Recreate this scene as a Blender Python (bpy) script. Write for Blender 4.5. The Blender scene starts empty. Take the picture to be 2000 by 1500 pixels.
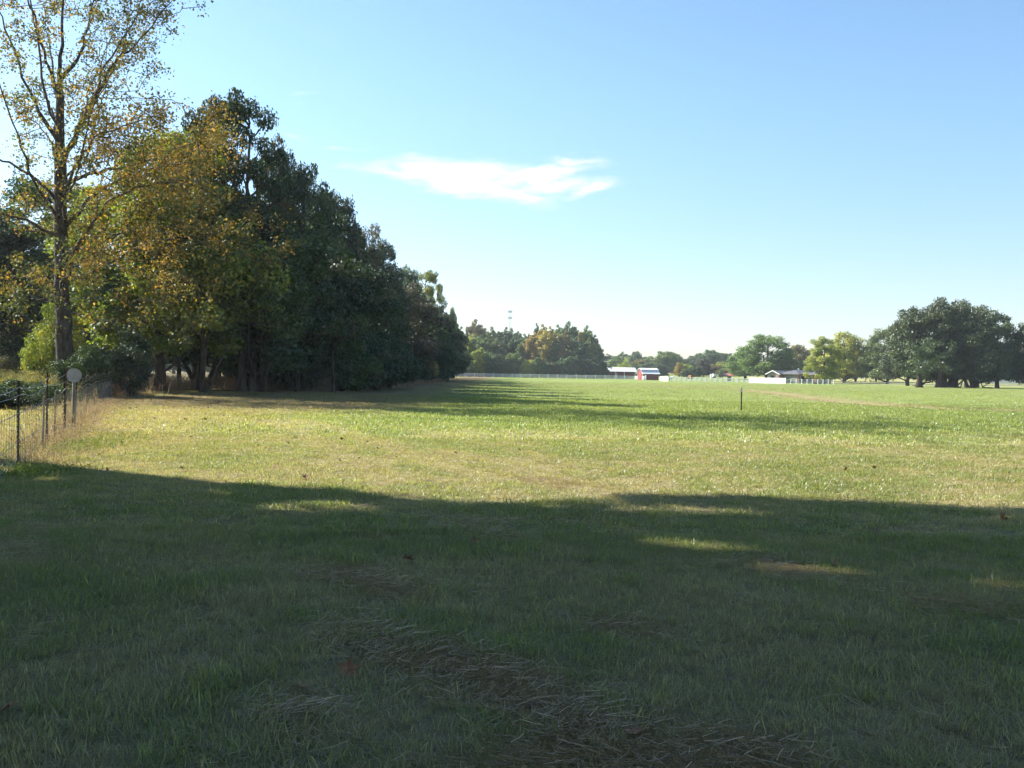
import bpy, math, random
import numpy as np
from mathutils import Vector, Matrix, Quaternion

# ------------------------------------------------------------------ camera
SC = bpy.context.scene
COL = SC.collection
F = 1944.0                                    # focal length in photo pixels
EYE = 1.6
PITCH = math.atan(22.0 / F)
ROLL = math.radians(0.9)
cam_d = bpy.data.cameras.new('camera'); cam = bpy.data.objects.new('camera', cam_d); COL.objects.link(cam)
cam_d.lens = 35; cam_d.sensor_width = 36; cam_d.clip_start = 0.1; cam_d.clip_end = 12000
cam.matrix_world = Matrix.Translation((0, 0, EYE)) @ Matrix.Rotation(math.pi / 2 - PITCH, 4, 'X') @ Matrix.Rotation(ROLL, 4, 'Z')
SC.camera = cam
_r3 = cam.matrix_world.to_3x3()
RIGHT, UP, FWD = _r3.col[0].copy(), _r3.col[1].copy(), -_r3.col[2]

# ------------------------------------------------------------------ sun, sky, exposure
HAZE = 0.00017
SUN_AZ = math.radians(-62)                    # left of the view direction (+Y)
SUN_EL = math.radians(35)
SUN = Vector((math.sin(SUN_AZ) * math.cos(SUN_EL), math.cos(SUN_AZ) * math.cos(SUN_EL), math.sin(SUN_EL)))
sl = bpy.data.lights.new('sun', 'SUN'); sl.energy = 5.0; sl.angle = math.radians(0.53); sl.color = (1.0, 0.945, 0.85)
so = bpy.data.objects.new('sun', sl); COL.objects.link(so)
so.rotation_mode = 'QUATERNION'; so.rotation_quaternion = SUN.to_track_quat('Z', 'Y'); so.location = (0, 0, 60)
SC.view_settings.view_transform = 'Standard'; SC.view_settings.look = 'None'
SC.view_settings.gamma = 1; SC.view_settings.use_curve_mapping = False
SC.view_settings.exposure = 1.57
SC.cycles.max_bounces = 8; SC.cycles.diffuse_bounces = 3; SC.cycles.transmission_bounces = 4
SC.cycles.transparent_max_bounces = 8; SC.cycles.volume_bounces = 0
SC.cycles.use_denoising = True; SC.cycles.use_adaptive_sampling = True; SC.cycles.adaptive_threshold = 0.03
SC.cycles.sample_clamp_indirect = 6


def mathn(nt, op, a, b=None, c=None):
    n = nt.nodes.new('ShaderNodeMath'); n.operation = op
    for i, v in enumerate((a, b, c)):
        if v is None: continue
        if isinstance(v, (int, float)): n.inputs[i].default_value = v
        else: nt.links.new(v, n.inputs[i])
    return n.outputs[0]


world = bpy.data.worlds.new('World'); SC.world = world; world.use_nodes = True
nt = world.node_tree; nt.nodes.clear()
wo = nt.nodes.new('ShaderNodeOutputWorld'); bg = nt.nodes.new('ShaderNodeBackground')
sky = nt.nodes.new('ShaderNodeTexSky'); sky.sky_type = 'NISHITA'; sky.sun_disc = False
sky.sun_elevation = SUN_EL; sky.sun_rotation = SUN_AZ % (2 * math.pi)
sky.altitude = 100; sky.air_density = 1.0; sky.dust_density = 0.5; sky.ozone_density = 2.2
bg.inputs[1].default_value = 0.080
tc = nt.nodes.new('ShaderNodeTexCoord'); sep = nt.nodes.new('ShaderNodeSeparateXYZ')
nt.links.new(tc.outputs['Generated'], sep.inputs[0])
X, Y, Z = sep.outputs
# azimuth and elevation in milliradians * 1.944 (the cloud drawn on the sky's directions)
az = mathn(nt, 'MULTIPLY', mathn(nt, 'ARCTAN2', X, Y), 1944)
el = mathn(nt, 'MULTIPLY', mathn(nt, 'ARCSINE', Z), 1944)
cmb = nt.nodes.new('ShaderNodeCombineXYZ'); nt.links.new(az, cmb.inputs[0]); nt.links.new(el, cmb.inputs[1])
warp = nt.nodes.new('ShaderNodeTexNoise'); warp.inputs['Scale'].default_value = 0.018; warp.inputs['Detail'].default_value = 6
mp = nt.nodes.new('ShaderNodeMapping'); mp.inputs['Scale'].default_value = (0.45, 1.5, 1); mp.inputs['Rotation'].default_value = (0, 0, -0.12)
nt.links.new(cmb.outputs[0], mp.inputs[0]); nt.links.new(mp.outputs[0], warp.inputs[0])
wc = nt.nodes.new('ShaderNodeSeparateColor'); nt.links.new(warp.outputs['Color'], wc.inputs[0])
azw = mathn(nt, 'ADD', az, mathn(nt, 'MULTIPLY', mathn(nt, 'SUBTRACT', wc.outputs[0], 0.5), 150))
elw = mathn(nt, 'ADD', el, mathn(nt, 'MULTIPLY', mathn(nt, 'SUBTRACT', wc.outputs[1], 0.5), 62))
tot = None
for (cx, cy, rx, ry, ang, amp) in [(845, 340, 125, 20, 3, 1.0), (930, 345, 80, 22, 3, 1.0), (985, 385, 90, 15, 5, 1.05), (1040, 352, 110, 15, -10, 0.9),
                                   (1110, 322, 55, 9, -3, 0.75), (1145, 376, 50, 14, -14, 0.85), (1075, 368, 80, 17, -4, 0.85), (900, 362, 110, 18, 4, 0.9),
                                   (720, 332, 90, 9, 2, 0.5), (590, 212, 45, 7, -12, 0.30), (600, 228, 30, 4, -4, 0.28), (575, 285, 30, 10, 4, 0.34),
                                   (665, 296, 45, 6, -3, 0.4), (1160, 568, 120, 6, -1, 0.22), (935, 526, 60, 6, 3, 0.2), (1390, 588, 90, 5, 4, 0.2)]:
    u0, v0 = cx - 1000, 727 + 0.0157 * (cx - 1000) - cy
    ca, sa = math.cos(math.radians(-ang)), math.sin(math.radians(-ang))
    du = mathn(nt, 'SUBTRACT', azw, u0); dv = mathn(nt, 'SUBTRACT', elw, v0)
    a = mathn(nt, 'MULTIPLY', mathn(nt, 'ADD', mathn(nt, 'MULTIPLY', du, ca), mathn(nt, 'MULTIPLY', dv, sa)), 1 / rx)
    b = mathn(nt, 'MULTIPLY', mathn(nt, 'SUBTRACT', mathn(nt, 'MULTIPLY', dv, ca), mathn(nt, 'MULTIPLY', du, sa)), 1 / ry)
    q = mathn(nt, 'ADD', mathn(nt, 'MULTIPLY', a, a), mathn(nt, 'MULTIPLY', b, b))
    e = mathn(nt, 'MULTIPLY', mathn(nt, 'POWER', 2.718, mathn(nt, 'MULTIPLY', q, -0.8)), amp)
    tot = e if tot is None else mathn(nt, 'MAXIMUM', tot, e)
fine = nt.nodes.new('ShaderNodeTexNoise'); fine.inputs['Scale'].default_value = 0.05; fine.inputs['Detail'].default_value = 7; fine.inputs['Roughness'].default_value = 0.6
nt.links.new(mp.outputs[0], fine.inputs[0])
cl = mathn(nt, 'MULTIPLY', tot, mathn(nt, 'ADD', mathn(nt, 'MULTIPLY', fine.outputs[0], 1.5), 0.1))
cr = nt.nodes.new('ShaderNodeMapRange'); cr.interpolation_type = 'SMOOTHSTEP'
cr.inputs['From Min'].default_value = 0.10; cr.inputs['From Max'].default_value = 0.82
nt.links.new(cl, cr.inputs['Value'])
mx = nt.nodes.new('ShaderNodeMix'); mx.data_type = 'RGBA'
nt.links.new(mathn(nt, 'MULTIPLY', cr.outputs[0], 0.9), mx.inputs[0])
hz = nt.nodes.new('ShaderNodeMapRange'); hz.inputs['From Min'].default_value = 0.0; hz.inputs['From Max'].default_value = 0.30; hz.inputs['To Min'].default_value = 1; hz.inputs['To Max'].default_value = 0; hz.interpolation_type = 'SMOOTHSTEP'
nt.links.new(Z, hz.inputs['Value'])
tn = nt.nodes.new('ShaderNodeMix'); tn.data_type = 'RGBA'; tn.blend_type = 'MULTIPLY'; nt.links.new(hz.outputs[0], tn.inputs[0])
tp_ = nt.nodes.new('ShaderNodeMix'); tp_.data_type = 'RGBA'; tp_.blend_type = 'MULTIPLY'; tp_.inputs[0].default_value = 1
nt.links.new(sky.outputs[0], tp_.inputs[6]); tp_.inputs[7].default_value = (0.87, 0.96, 0.965, 1)
nt.links.new(tp_.outputs[2], tn.inputs[6]); tn.inputs[7].default_value = (0.87, 0.79, 0.86, 1)
st_ = nt.nodes.new('ShaderNodeHueSaturation'); st_.inputs['Saturation'].default_value = 1.03; nt.links.new(tn.outputs[2], st_.inputs['Color'])
nt.links.new(st_.outputs[0], mx.inputs[6]); mx.inputs[7].default_value = (5.0, 5.0, 4.95, 1)
nt.links.new(mx.outputs[2], bg.inputs[0]); nt.links.new(bg.outputs[0], wo.inputs[0])

# ------------------------------------------------------------------ helpers
rng = np.random.default_rng(11)


def ray(px, py):
    return FWD * F + RIGHT * (px - 1000) + UP * (750 - py)


def gpt(px, py):                              # a pixel of flat ground -> place on it
    r = ray(px, py); t = -EYE / r.z
    return Vector((r.x * t, r.y * t, 0))


def at(px, py, d):
    r = ray(px, py); t = d / r.y
    return Vector((r.x * t, d, EYE + r.z * t))


def sstep(a, b, x):
    t = np.clip((x - a) / (b - a), 0, 1); return t * t * (3 - 2 * t)


def _hash(ix, iy, s):
    h = (ix.astype(np.int64) * 374761393 + iy.astype(np.int64) * 668265263 + s * 1442695041) & 0xffffffff
    h = ((h ^ (h >> 13)) * 1274126177) & 0xffffffff
    return ((h ^ (h >> 16)) & 0xffff) / 65535.0


def vnoise(x, y, s=0):
    ix, iy = np.floor(x), np.floor(y); fx, fy = x - ix, y - iy
    fx = fx * fx * (3 - 2 * fx); fy = fy * fy * (3 - 2 * fy)
    a, b = _hash(ix, iy, s), _hash(ix + 1, iy, s); c, d = _hash(ix, iy + 1, s), _hash(ix + 1, iy + 1, s)
    return (a * (1 - fx) + b * fx) * (1 - fy) + (c * (1 - fx) + d * fx) * fy


def fbm(x, y, s=0, o=4):
    t = 0; w = 0; a = 1.0
    for k in range(o):
        t = t + a * vnoise(x * 2 ** k + 17.3 * k, y * 2 ** k - 9.1 * k, s + k); w += a; a *= 0.55
    return t / w


def hgt(x, y):
    x = np.asarray(x, float); y = np.asarray(y, float)
    rise = 3.0 * sstep(270, 480, y) * sstep(35, 110, x)
    near = np.clip(1 - np.hypot(x, y) / 90, 0, 1)
    bump = (fbm(x / 2.2, y / 2.2, 5, 3) - 0.5) * 0.07 * near
    ditch = -0.22 * np.exp(-(seg_dist(x, y, DITCH) / 0.9) ** 2)
    bank = 0.16 * np.exp(-(np.hypot(x + 17, (y - 62)) / 12) ** 2)
    return rise + bump + ditch + bank


def seg_dist(x, y, pts):
    best = np.full(np.shape(x), 1e9)
    for (x0, y0), (x1, y1) in zip(pts[:-1], pts[1:]):
        dx, dy = x1 - x0, y1 - y0; L2 = dx * dx + dy * dy
        t = np.clip(((x - x0) * dx + (y - y0) * dy) / L2, 0, 1)
        best = np.minimum(best, np.hypot(x - x0 - t * dx, y - y0 - t * dy))
    return best


DITCH = [tuple(gpt(*p)[:2]) for p in [(1330, 757), (1450, 761), (1530, 769), (1600, 778), (1680, 787), (1750, 793), (1870, 799), (2080, 806)]]
PALE = [tuple(gpt(*p)[:2]) for p in [(1150, 753), (1250, 755), (1450, 757.5), (1640, 760.5)]]
PALE2 = [tuple(gpt(*p)[:2]) for p in [(950, 751), (1150, 752), (1450, 754), (1990, 765)]]
ROWS = [[tuple(gpt(*p)[:2]) for p in q] for q in ([(520, 822), (600, 850), (680, 895), (760, 940)], [(590, 822), (680, 845), (790, 885), (900, 920), (1160, 960)],
                                                  [(860, 880), (980, 905), (1100, 935), (1200, 965)], [(1500, 845), (1700, 880), (2000, 915)])]


def z0(x, y): return float(hgt(np.array([x]), np.array([y]))[0])


def field(x, y):
    """green/dry/dirt/litter weights and a turf colour for places on the field"""
    x = np.asarray(x, float); y = np.asarray(y, float)
    n1 = fbm(x / 7.0, y / 7.0, 1); n2 = fbm(x / 1.6, y / 1.6, 2); n3 = fbm(x / 30, y / 45, 3, 3); n4 = fbm(x / 0.45, y / 0.45, 8, 3)
    dry = sstep(0.40, 0.66, 0.22 * n1 + 0.38 * n2 + 0.08 * n3 + 0.42 * n4 - 0.03)
    dry = np.clip(dry + 0.25 * sstep(12, 18, y) * (1 - sstep(24, 32, y)) * (0.4 + n2), 0, 1)
    dry = dry * (1 - .30 * sstep(20, 32, y)) + .30 * (1 - sstep(10, 14, y)) * (.2 + n4)
    for r in ROWS:
        dry = np.maximum(dry, 1.25 * np.exp(-(seg_dist(x, y, r) / (0.30 + 0.35 * n2)) ** 2) * (0.4 + n2))
    leftb = sstep(4.0, 11.0, -x) * sstep(14, 20, y) * (1 - sstep(36, 50, y))
    dry = np.clip(dry + 0.30 * leftb, 0, 1) * (1 - 0.75 * sstep(24, 34, y) * sstep(-9, -1, x))
    dirt = np.exp(-(seg_dist(x, y, DITCH) / (1.3 + 1.5 * n2)) ** 2) * (0.45 + 0.9 * n2)
    dirt = np.maximum(dirt, 0.9 * np.exp(-(seg_dist(x, y, PALE) / 2.4) ** 2))
    dirt = np.maximum(dirt, 0.45 * np.exp(-(seg_dist(x, y, PALE2) / 4.5) ** 2) * (0.3 + n3))
    litter = sstep(0, 9, -x) * sstep(33, 46, y) * (0.35 + 1.1 * n2) * (1 - 0.5 * sstep(60, 80, y) * sstep(0, 8, x + 10))
    litter = np.clip(litter, 0, 1)
    far = sstep(200, 300, y) * sstep(70, 110, x)
    g1 = np.array([0.148, 0.192, 0.054]); g2 = np.array([0.200, 0.250, 0.066]); dc = np.array([0.320, 0.270, 0.145])
    bc = np.array([0.225, 0.175, 0.100]); lc = np.array([0.150, 0.098, 0.066]); tc_ = np.array([0.36, 0.31, 0.15])
    m = np.clip(n3 * 0.9 + (n2 - 0.5) * 0.8, 0, 1)[..., None]
    c = g1 * (1 - m) + g2 * m
    c = c * (1 - 0.72 * dry[..., None]) + dc * 0.72 * dry[..., None]
    c = c * (1 - (leftb * 0.30)[..., None]) + np.array([0.31, 0.205, 0.105]) * (leftb * 0.30)[..., None]
    c = c * (1 - dirt[..., None]) + bc * dirt[..., None]
    c = c * (1 - litter[..., None] * 0.8) + lc * litter[..., None] * 0.8
    c = c * (1 - far[..., None] * 0.5) + tc_ * far[..., None] * 0.5
    return c * 1.06, dry, dirt, litter


def tag(o, label=None, cat=None, group=None, kind=None):
    if label: o['label'] = label
    if cat: o['category'] = cat
    if group: o['group'] = group
    if kind: o['kind'] = kind
    return o


def link(name, me, parent=None, loc=None):
    o = bpy.data.objects.new(name, me); COL.objects.link(o)
    if parent: o.parent = parent
    if loc is not None: o.location = loc
    return o


def empty(name, loc, rz=0, **k):
    o = link(name, None, None, loc); o.rotation_euler = (0, 0, rz); o.empty_display_size = 0.3
    return tag(o, **k)


def npmesh(name, V, faces_n, Fi, mat=None, attrs=None, smooth=False):
    """V (n,3); Fi flat indices; faces_n verts per face (int) ; attrs {name: (domain, type, data)}"""
    me = bpy.data.meshes.new(name); V = np.asarray(V, np.float32); Fi = np.asarray(Fi, np.int32).ravel()
    nf = len(Fi) // faces_n
    me.vertices.add(len(V)); me.vertices.foreach_set('co', V.ravel())
    me.loops.add(len(Fi)); me.loops.foreach_set('vertex_index', Fi)
    me.polygons.add(nf); me.polygons.foreach_set('loop_start', np.arange(0, len(Fi), faces_n, dtype=np.int32))
    me.polygons.foreach_set('loop_total', np.full(nf, faces_n, np.int32))
    if smooth: me.polygons.foreach_set('use_smooth', np.ones(nf, bool))
    me.update(calc_edges=True)
    for an, (dom, typ, dat) in (attrs or {}).items():
        a = me.attributes.new(an, typ, dom)
        a.data.foreach_set('value' if typ == 'FLOAT' else 'vector' if typ == 'FLOAT_VECTOR' else 'color', np.asarray(dat, np.float32).ravel())
    if mat: me.materials.append(mat)
    return me


class MB:                                     # plain mesh builder
    def __init__(s): s.v = []; s.f = []
    def quad(s, *p):
        b = len(s.v); s.v += [tuple(q) for q in p]; s.f.append(tuple(range(b, b + len(p))))
    def box(s, x0, x1, y0, y1, z0_, z1):
        b = len(s.v)
        s.v += [(x, y, z) for z in (z0_, z1) for (x, y) in ((x0, y0), (x1, y0), (x1, y1), (x0, y1))]
        s.f += [tuple(b + i for i in q) for q in ((3, 2, 1, 0), (4, 5, 6, 7), (0, 1, 5, 4), (1, 2, 6, 5), (2, 3, 7, 6), (3, 0, 4, 7))]
    def tube(s, a, b_, r0, r1=None, n=8, cap=True):
        a, b_ = Vector(a), Vector(b_); r1 = r0 if r1 is None else r1
        q = (b_ - a).to_track_quat('Z', 'Y'); k = len(s.v)
        for c, r in ((a, r0), (b_, r1)):
            for i in range(n):
                t = 2 * math.pi * i / n; s.v.append(tuple(c + q @ Vector((math.cos(t) * r, math.sin(t) * r, 0))))
        for i in range(n):
            j = (i + 1) % n; s.f.append((k + i, k + j, k + n + j, k + n + i))
        if cap: s.f.append(tuple(k + i for i in range(n))[::-1]); s.f.append(tuple(k + n + i for i in range(n)))
    def prism(s, pts, axis, a, b_):           # 2-D outline pts extruded along 'x' or 'y'
        k = len(s.v); n = len(pts)
        for w in (a, b_):
            for (u, v) in pts: s.v.append((w, u, v) if axis == 'x' else (u, w, v))
        s.f.append(tuple(range(k, k + n))[::-1]); s.f.append(tuple(range(k + n, k + 2 * n)))
        for i in range(n):
            j = (i + 1) % n; s.f.append((k + i, k + j, k + n + j, k + n + i))
    def build(s, name, mat, parent=None, loc=None, smooth=False):
        me = bpy.data.meshes.new(name); me.from_pydata(s.v, [], s.f); me.materials.append(mat); me.update()
        if smooth: me.polygons.foreach_set('use_smooth', [True] * len(me.polygons))
        return link(name, me, parent, loc)


def new_mat(name):
    m = bpy.data.materials.new(name); m.use_nodes = True; n = m.node_tree; n.nodes.clear()
    return m, n


def simple(name, col, rough=0.7, noise=0.25, scale=3.0, spec=0.3, bump=0.0, metal=0.0, stretch=(1, 1, 1), col2=None):
    m, n = new_mat(name)
    o = n.nodes.new('ShaderNodeOutputMaterial'); p = n.nodes.new('ShaderNodeBsdfPrincipled'); n.links.new(p.outputs[0], o.inputs[0])
    t = n.nodes.new('ShaderNodeTexCoord'); mp_ = n.nodes.new('ShaderNodeMapping'); mp_.inputs['Scale'].default_value = stretch
    ns = n.nodes.new('ShaderNodeTexNoise'); ns.inputs['Scale'].default_value = scale; ns.inputs['Detail'].default_value = 5
    n.links.new(t.outputs['Object'], mp_.inputs[0]); n.links.new(mp_.outputs[0], ns.inputs[0])
    r = n.nodes.new('ShaderNodeValToRGB'); c2 = col2 or tuple(c * (1 - noise) for c in col)
    r.color_ramp.elements[0].position = 0.35; r.color_ramp.elements[0].color = (*c2, 1)
    r.color_ramp.elements[1].position = 0.65; r.color_ramp.elements[1].color = (*col, 1)
    n.links.new(ns.outputs[0], r.inputs[0]); n.links.new(r.outputs[0], p.inputs['Base Color'])
    p.inputs['Roughness'].default_value = rough; p.inputs['Specular IOR Level'].default_value = spec; p.inputs['Metallic'].default_value = metal
    if bump:
        b = n.nodes.new('ShaderNodeBump'); b.inputs['Strength'].default_value = bump; b.inputs['Distance'].default_value = 0.03
        n.links.new(ns.outputs[0], b.inputs['Height']); n.links.new(b.outputs[0], p.inputs['Normal'])
    return m


def leafmat(name, stops, trans=0.35, gloss=0.08, vary=0.25):
    """stops: colours over the per-leaf 'tone' attribute"""
    m, n = new_mat(name)
    o = n.nodes.new('ShaderNodeOutputMaterial')
    a = n.nodes.new('ShaderNodeAttribute'); a.attribute_name = 'tone'
    oi = n.nodes.new('ShaderNodeObjectInfo')
    r = n.nodes.new('ShaderNodeValToRGB'); r.color_ramp.elements.remove(r.color_ramp.elements[0])
    r.color_ramp.elements[0].position = stops[0][0]; r.color_ramp.elements[0].color = (*stops[0][1], 1)
    for p_, c in stops[1:]:
        e = r.color_ramp.elements.new(p_); e.color = (*c, 1)
    n.links.new(a.outputs['Fac'], r.inputs[0])
    h = n.nodes.new('ShaderNodeHueSaturation')
    n.links.new(mathn(n, 'ADD', mathn(n, 'MULTIPLY', oi.outputs['Random'], vary), 1 - vary / 2), h.inputs['Value'])
    n.links.new(mathn(n, 'ADD', mathn(n, 'MULTIPLY', oi.outputs['Random'], 0.03), 0.485), h.inputs['Hue'])
    n.links.new(r.outputs[0], h.inputs['Color'])
    d = n.nodes.new('ShaderNodeBsdfDiffuse'); t = n.nodes.new('ShaderNodeBsdfTranslucent'); g = n.nodes.new('ShaderNodeBsdfGlossy')
    g.inputs['Roughness'].default_value = 0.55
    n.links.new(h.outputs[0], d.inputs[0])
    tm = n.nodes.new('ShaderNodeMix'); tm.data_type = 'RGBA'; tm.blend_type = 'MULTIPLY'; tm.inputs[0].default_value = 1
    n.links.new(h.outputs[0], tm.inputs[6]); tm.inputs[7].default_value = (1.5, 1.45, 0.7, 1); n.links.new(tm.outputs[2], t.inputs[0])
    m1 = n.nodes.new('ShaderNodeMixShader'); m1.inputs[0].default_value = trans
    n.links.new(d.outputs[0], m1.inputs[1]); n.links.new(t.outputs[0], m1.inputs[2])
    m2 = n.nodes.new('ShaderNodeMixShader'); m2.inputs[0].default_value = gloss
    n.links.new(m1.outputs[0], m2.inputs[1]); n.links.new(g.outputs[0], m2.inputs[2]); g.inputs[0].default_value = (0.55, 0.6, 0.6, 1)
    n.links.new(m2.outputs[0], o.inputs[0])
    return m


def bark(name, c1, c2):
    return simple(name, c1, rough=0.95, scale=7, spec=0.1, bump=0.8, stretch=(1, 1, 0.25), col2=c2)


M = dict(
    bark=bark('bark_grey_brown', (0.115, 0.092, 0.072), (0.045, 0.035, 0.028)),
    bark_pale=bark('bark_pale', (0.30, 0.27, 0.22), (0.14, 0.115, 0.09)),
    bark_dark=bark('bark_dark', (0.075, 0.058, 0.048), (0.03, 0.024, 0.02)),
    oak=leafmat('leaf_dark_green', [(0.0, (0.014, 0.030, 0.012)), (0.5, (0.027, 0.054, 0.018)), (0.92, (0.055, 0.082, 0.026)), (1.0, (0.11, 0.075, 0.04))], trans=0.22, vary=0.45),
    oak2=leafmat('leaf_mid_green', [(0.0, (0.026, 0.052, 0.016)), (0.5, (0.046, 0.088, 0.022)), (1.0, (0.095, 0.130, 0.034))], trans=0.28),
    olive=leafmat('leaf_olive_grey', [(0.0, (0.035, 0.045, 0.022)), (0.6, (0.085, 0.085, 0.050)), (1.0, (0.16, 0.125, 0.085))], trans=0.2),
    yellowgreen=leafmat('leaf_yellow_green', [(0.0, (0.070, 0.115, 0.020)), (0.5, (0.150, 0.210, 0.032)), (1.0, (0.32, 0.30, 0.045))], trans=0.4),
    sycamore=leafmat('leaf_autumn_orange', [(0.0, (0.040, 0.055, 0.018)), (0.35, (0.095, 0.108, 0.026)), (0.6, (0.155, 0.122, 0.030)), (0.85, (0.22, 0.115, 0.030)), (1.0, (0.42, 0.23, 0.05))], trans=0.42, gloss=0.07),
    orange=leafmat('leaf_orange', [(0.0, (0.15, 0.16, 0.045)), (0.5, (0.32, 0.25, 0.06)), (1.0, (0.50, 0.35, 0.08))], trans=0.3),
    rust=leafmat('leaf_rust_brown', [(0.0, (0.10, 0.11, 0.045)), (0.5, (0.18, 0.16, 0.06)), (1.0, (0.30, 0.22, 0.08))], trans=0.25),
    red=leafmat('leaf_red', [(0.0, (0.12, 0.05, 0.025)), (1.0, (0.30, 0.085, 0.035))], trans=0.3),
    fargreen=leafmat('leaf_far_green', [(0.0, (0.070, 0.115, 0.035)), (0.5, (0.115, 0.180, 0.048)), (1.0, (0.19, 0.25, 0.065))], trans=0.28, vary=0.5),
    fardark=leafmat('leaf_far_dark', [(0.0, (0.036, 0.070, 0.032)), (0.5, (0.064, 0.112, 0.042)), (1.0, (0.11, 0.155, 0.055))], trans=0.25, vary=0.5),
    farlime=leafmat('leaf_far_lime', [(0.0, (0.12, 0.18, 0.03)), (0.5, (0.24, 0.29, 0.045)), (1.0, (0.42, 0.40, 0.07))], trans=0.35),
    yellow=leafmat('leaf_yellow_crown', [(0.0, (0.11, 0.17, 0.03)), (0.4, (0.24, 0.29, 0.045)), (0.75, (0.38, 0.38, 0.055)), (1.0, (0.52, 0.46, 0.07))], trans=0.4),
    fieldoak=leafmat('leaf_field_oak', [(0.0, (0.030, 0.050, 0.020)), (0.5, (0.057, 0.084, 0.029)), (1.0, (0.110, 0.135, 0.046))], trans=0.22, vary=0.4),
    weed=leafmat('leaf_weed', [(0.0, (0.050, 0.070, 0.024)), (0.55, (0.12, 0.115, 0.045)), (1.0, (0.29, 0.21, 0.085))], trans=0.35),
)

# ------------------------------------------------------------------ ground
def axis_lines(a, b, step, growth, lim_lo, lim_hi):
    mid = list(np.arange(a, b + 1e-6, step)); up = []; s = step; v = mid[-1]
    while v < lim_hi: s = min(s * growth, 400); v += s; up.append(v)
    dn = []; s = step; v = mid[0]
    while v > lim_lo: s = min(s * growth, 400); v -= s; dn.append(v)
    return np.array(dn[::-1] + mid + up)


gx = axis_lines(-16, 20, 0.3, 1.035, -6000, 6000)
gy = axis_lines(2, 44, 0.3, 1.028, -1500, 7000)
GX, GY = np.meshgrid(gx, gy); GZ = hgt(GX, GY)
gc, gdry, gdirt, glit = field(GX, GY)
nx, ny = len(gx), len(gy)
idx = np.arange(nx * ny).reshape(ny, nx)
Fi = np.stack([idx[:-1, :-1], idx[:-1, 1:], idx[1:, 1:], idx[1:, :-1]], -1).reshape(-1)
gm, n = new_mat('turf_ground')
o_ = n.nodes.new('ShaderNodeOutputMaterial'); p_ = n.nodes.new('ShaderNodeBsdfPrincipled'); n.links.new(p_.outputs[0], o_.inputs[0])
at_ = n.nodes.new('ShaderNodeAttribute'); at_.attribute_name = 'turf'
ge = n.nodes.new('ShaderNodeNewGeometry')
n1 = n.nodes.new('ShaderNodeTexNoise'); n1.inputs['Scale'].default_value = 9; n1.inputs['Detail'].default_value = 8; n1.inputs['Roughness'].default_value = 0.7
n2 = n.nodes.new('ShaderNodeTexNoise'); n2.inputs['Scale'].default_value = 0.8; n2.inputs['Detail'].default_value = 6; n2.inputs['Roughness'].default_value = 0.65
n.links.new(ge.outputs['Position'], n1.inputs[0]); n.links.new(ge.outputs['Position'], n2.inputs[0])
val = mathn(n, 'ADD', mathn(n, 'MULTIPLY', n1.outputs[0], 0.9), mathn(n, 'ADD', mathn(n, 'MULTIPLY', n2.outputs[0], 0.9), 0.08))
h_ = n.nodes.new('ShaderNodeHueSaturation'); n.links.new(at_.outputs['Color'], h_.inputs['Color']); n.links.new(val, h_.inputs['Value'])
sat = mathn(n, 'ADD', mathn(n, 'MULTIPLY', n2.outputs[0], 0.7), 0.62); n.links.new(sat, h_.inputs['Saturation'])
n.links.new(h_.outputs[0], p_.inputs['Base Color']); p_.inputs['Roughness'].default_value = 1; p_.inputs['Specular IOR Level'].default_value = 0.05
b_ = n.nodes.new('ShaderNodeBump'); b_.inputs['Strength'].default_value = 0.9; b_.inputs['Distance'].default_value = 0.06
n.links.new(n1.outputs[0], b_.inputs['Height']); n.links.new(b_.outputs[0], p_.inputs['Normal'])
M['ground'] = gm
th = (.42 * (1 - sstep(14, 30, np.hypot(GX, GY))))[..., None]; gc = gc * (1 - th) + np.array([0.21, 0.155, 0.10]) * th
gcol = np.concatenate([gc.reshape(-1, 3), np.ones((nx * ny, 1))], 1)
gme = npmesh('field', np.stack([GX, GY, GZ], -1).reshape(-1, 3), 4, Fi, gm, {'turf': ('POINT', 'FLOAT_COLOR', gcol)}, smooth=True)
tag(link('field', gme), kind='structure', label='wide mown grass field with dry patches and a dirt strip')

# ------------------------------------------------------------------ trees
def tubes(P, R0, Q, R1, sides):
    """arrays of frusta from P to Q"""
    n_ = len(P); D = Q - P; L = np.linalg.norm(D, axis=1, keepdims=True); D = D / np.maximum(L, 1e-6)
    ref = np.where(np.abs(D[:, 2:3]) > 0.9, np.array([[1., 0, 0]]), np.array([[0, 0, 1.]]))
    A = np.cross(D, ref); A /= np.linalg.norm(A, axis=1, keepdims=True); B = np.cross(D, A)
    ang = np.arange(sides) * 2 * math.pi / sides
    ring = A[:, None] * np.cos(ang)[None, :, None] + B[:, None] * np.sin(ang)[None, :, None]
    V = np.concatenate([P[:, None] + ring * R0[:, None, None], Q[:, None] + D[:, None] * R1[:, None, None] * 0.3 + ring * R1[:, None, None]], 1)
    i = np.arange(sides); j = (i + 1) % sides
    f = np.stack([i, j, j + sides, i + sides], -1)
    Fi_ = (np.arange(n_)[:, None, None] * 2 * sides + f[None]).reshape(-1)
    return V.reshape(-1, 3), Fi_


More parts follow.
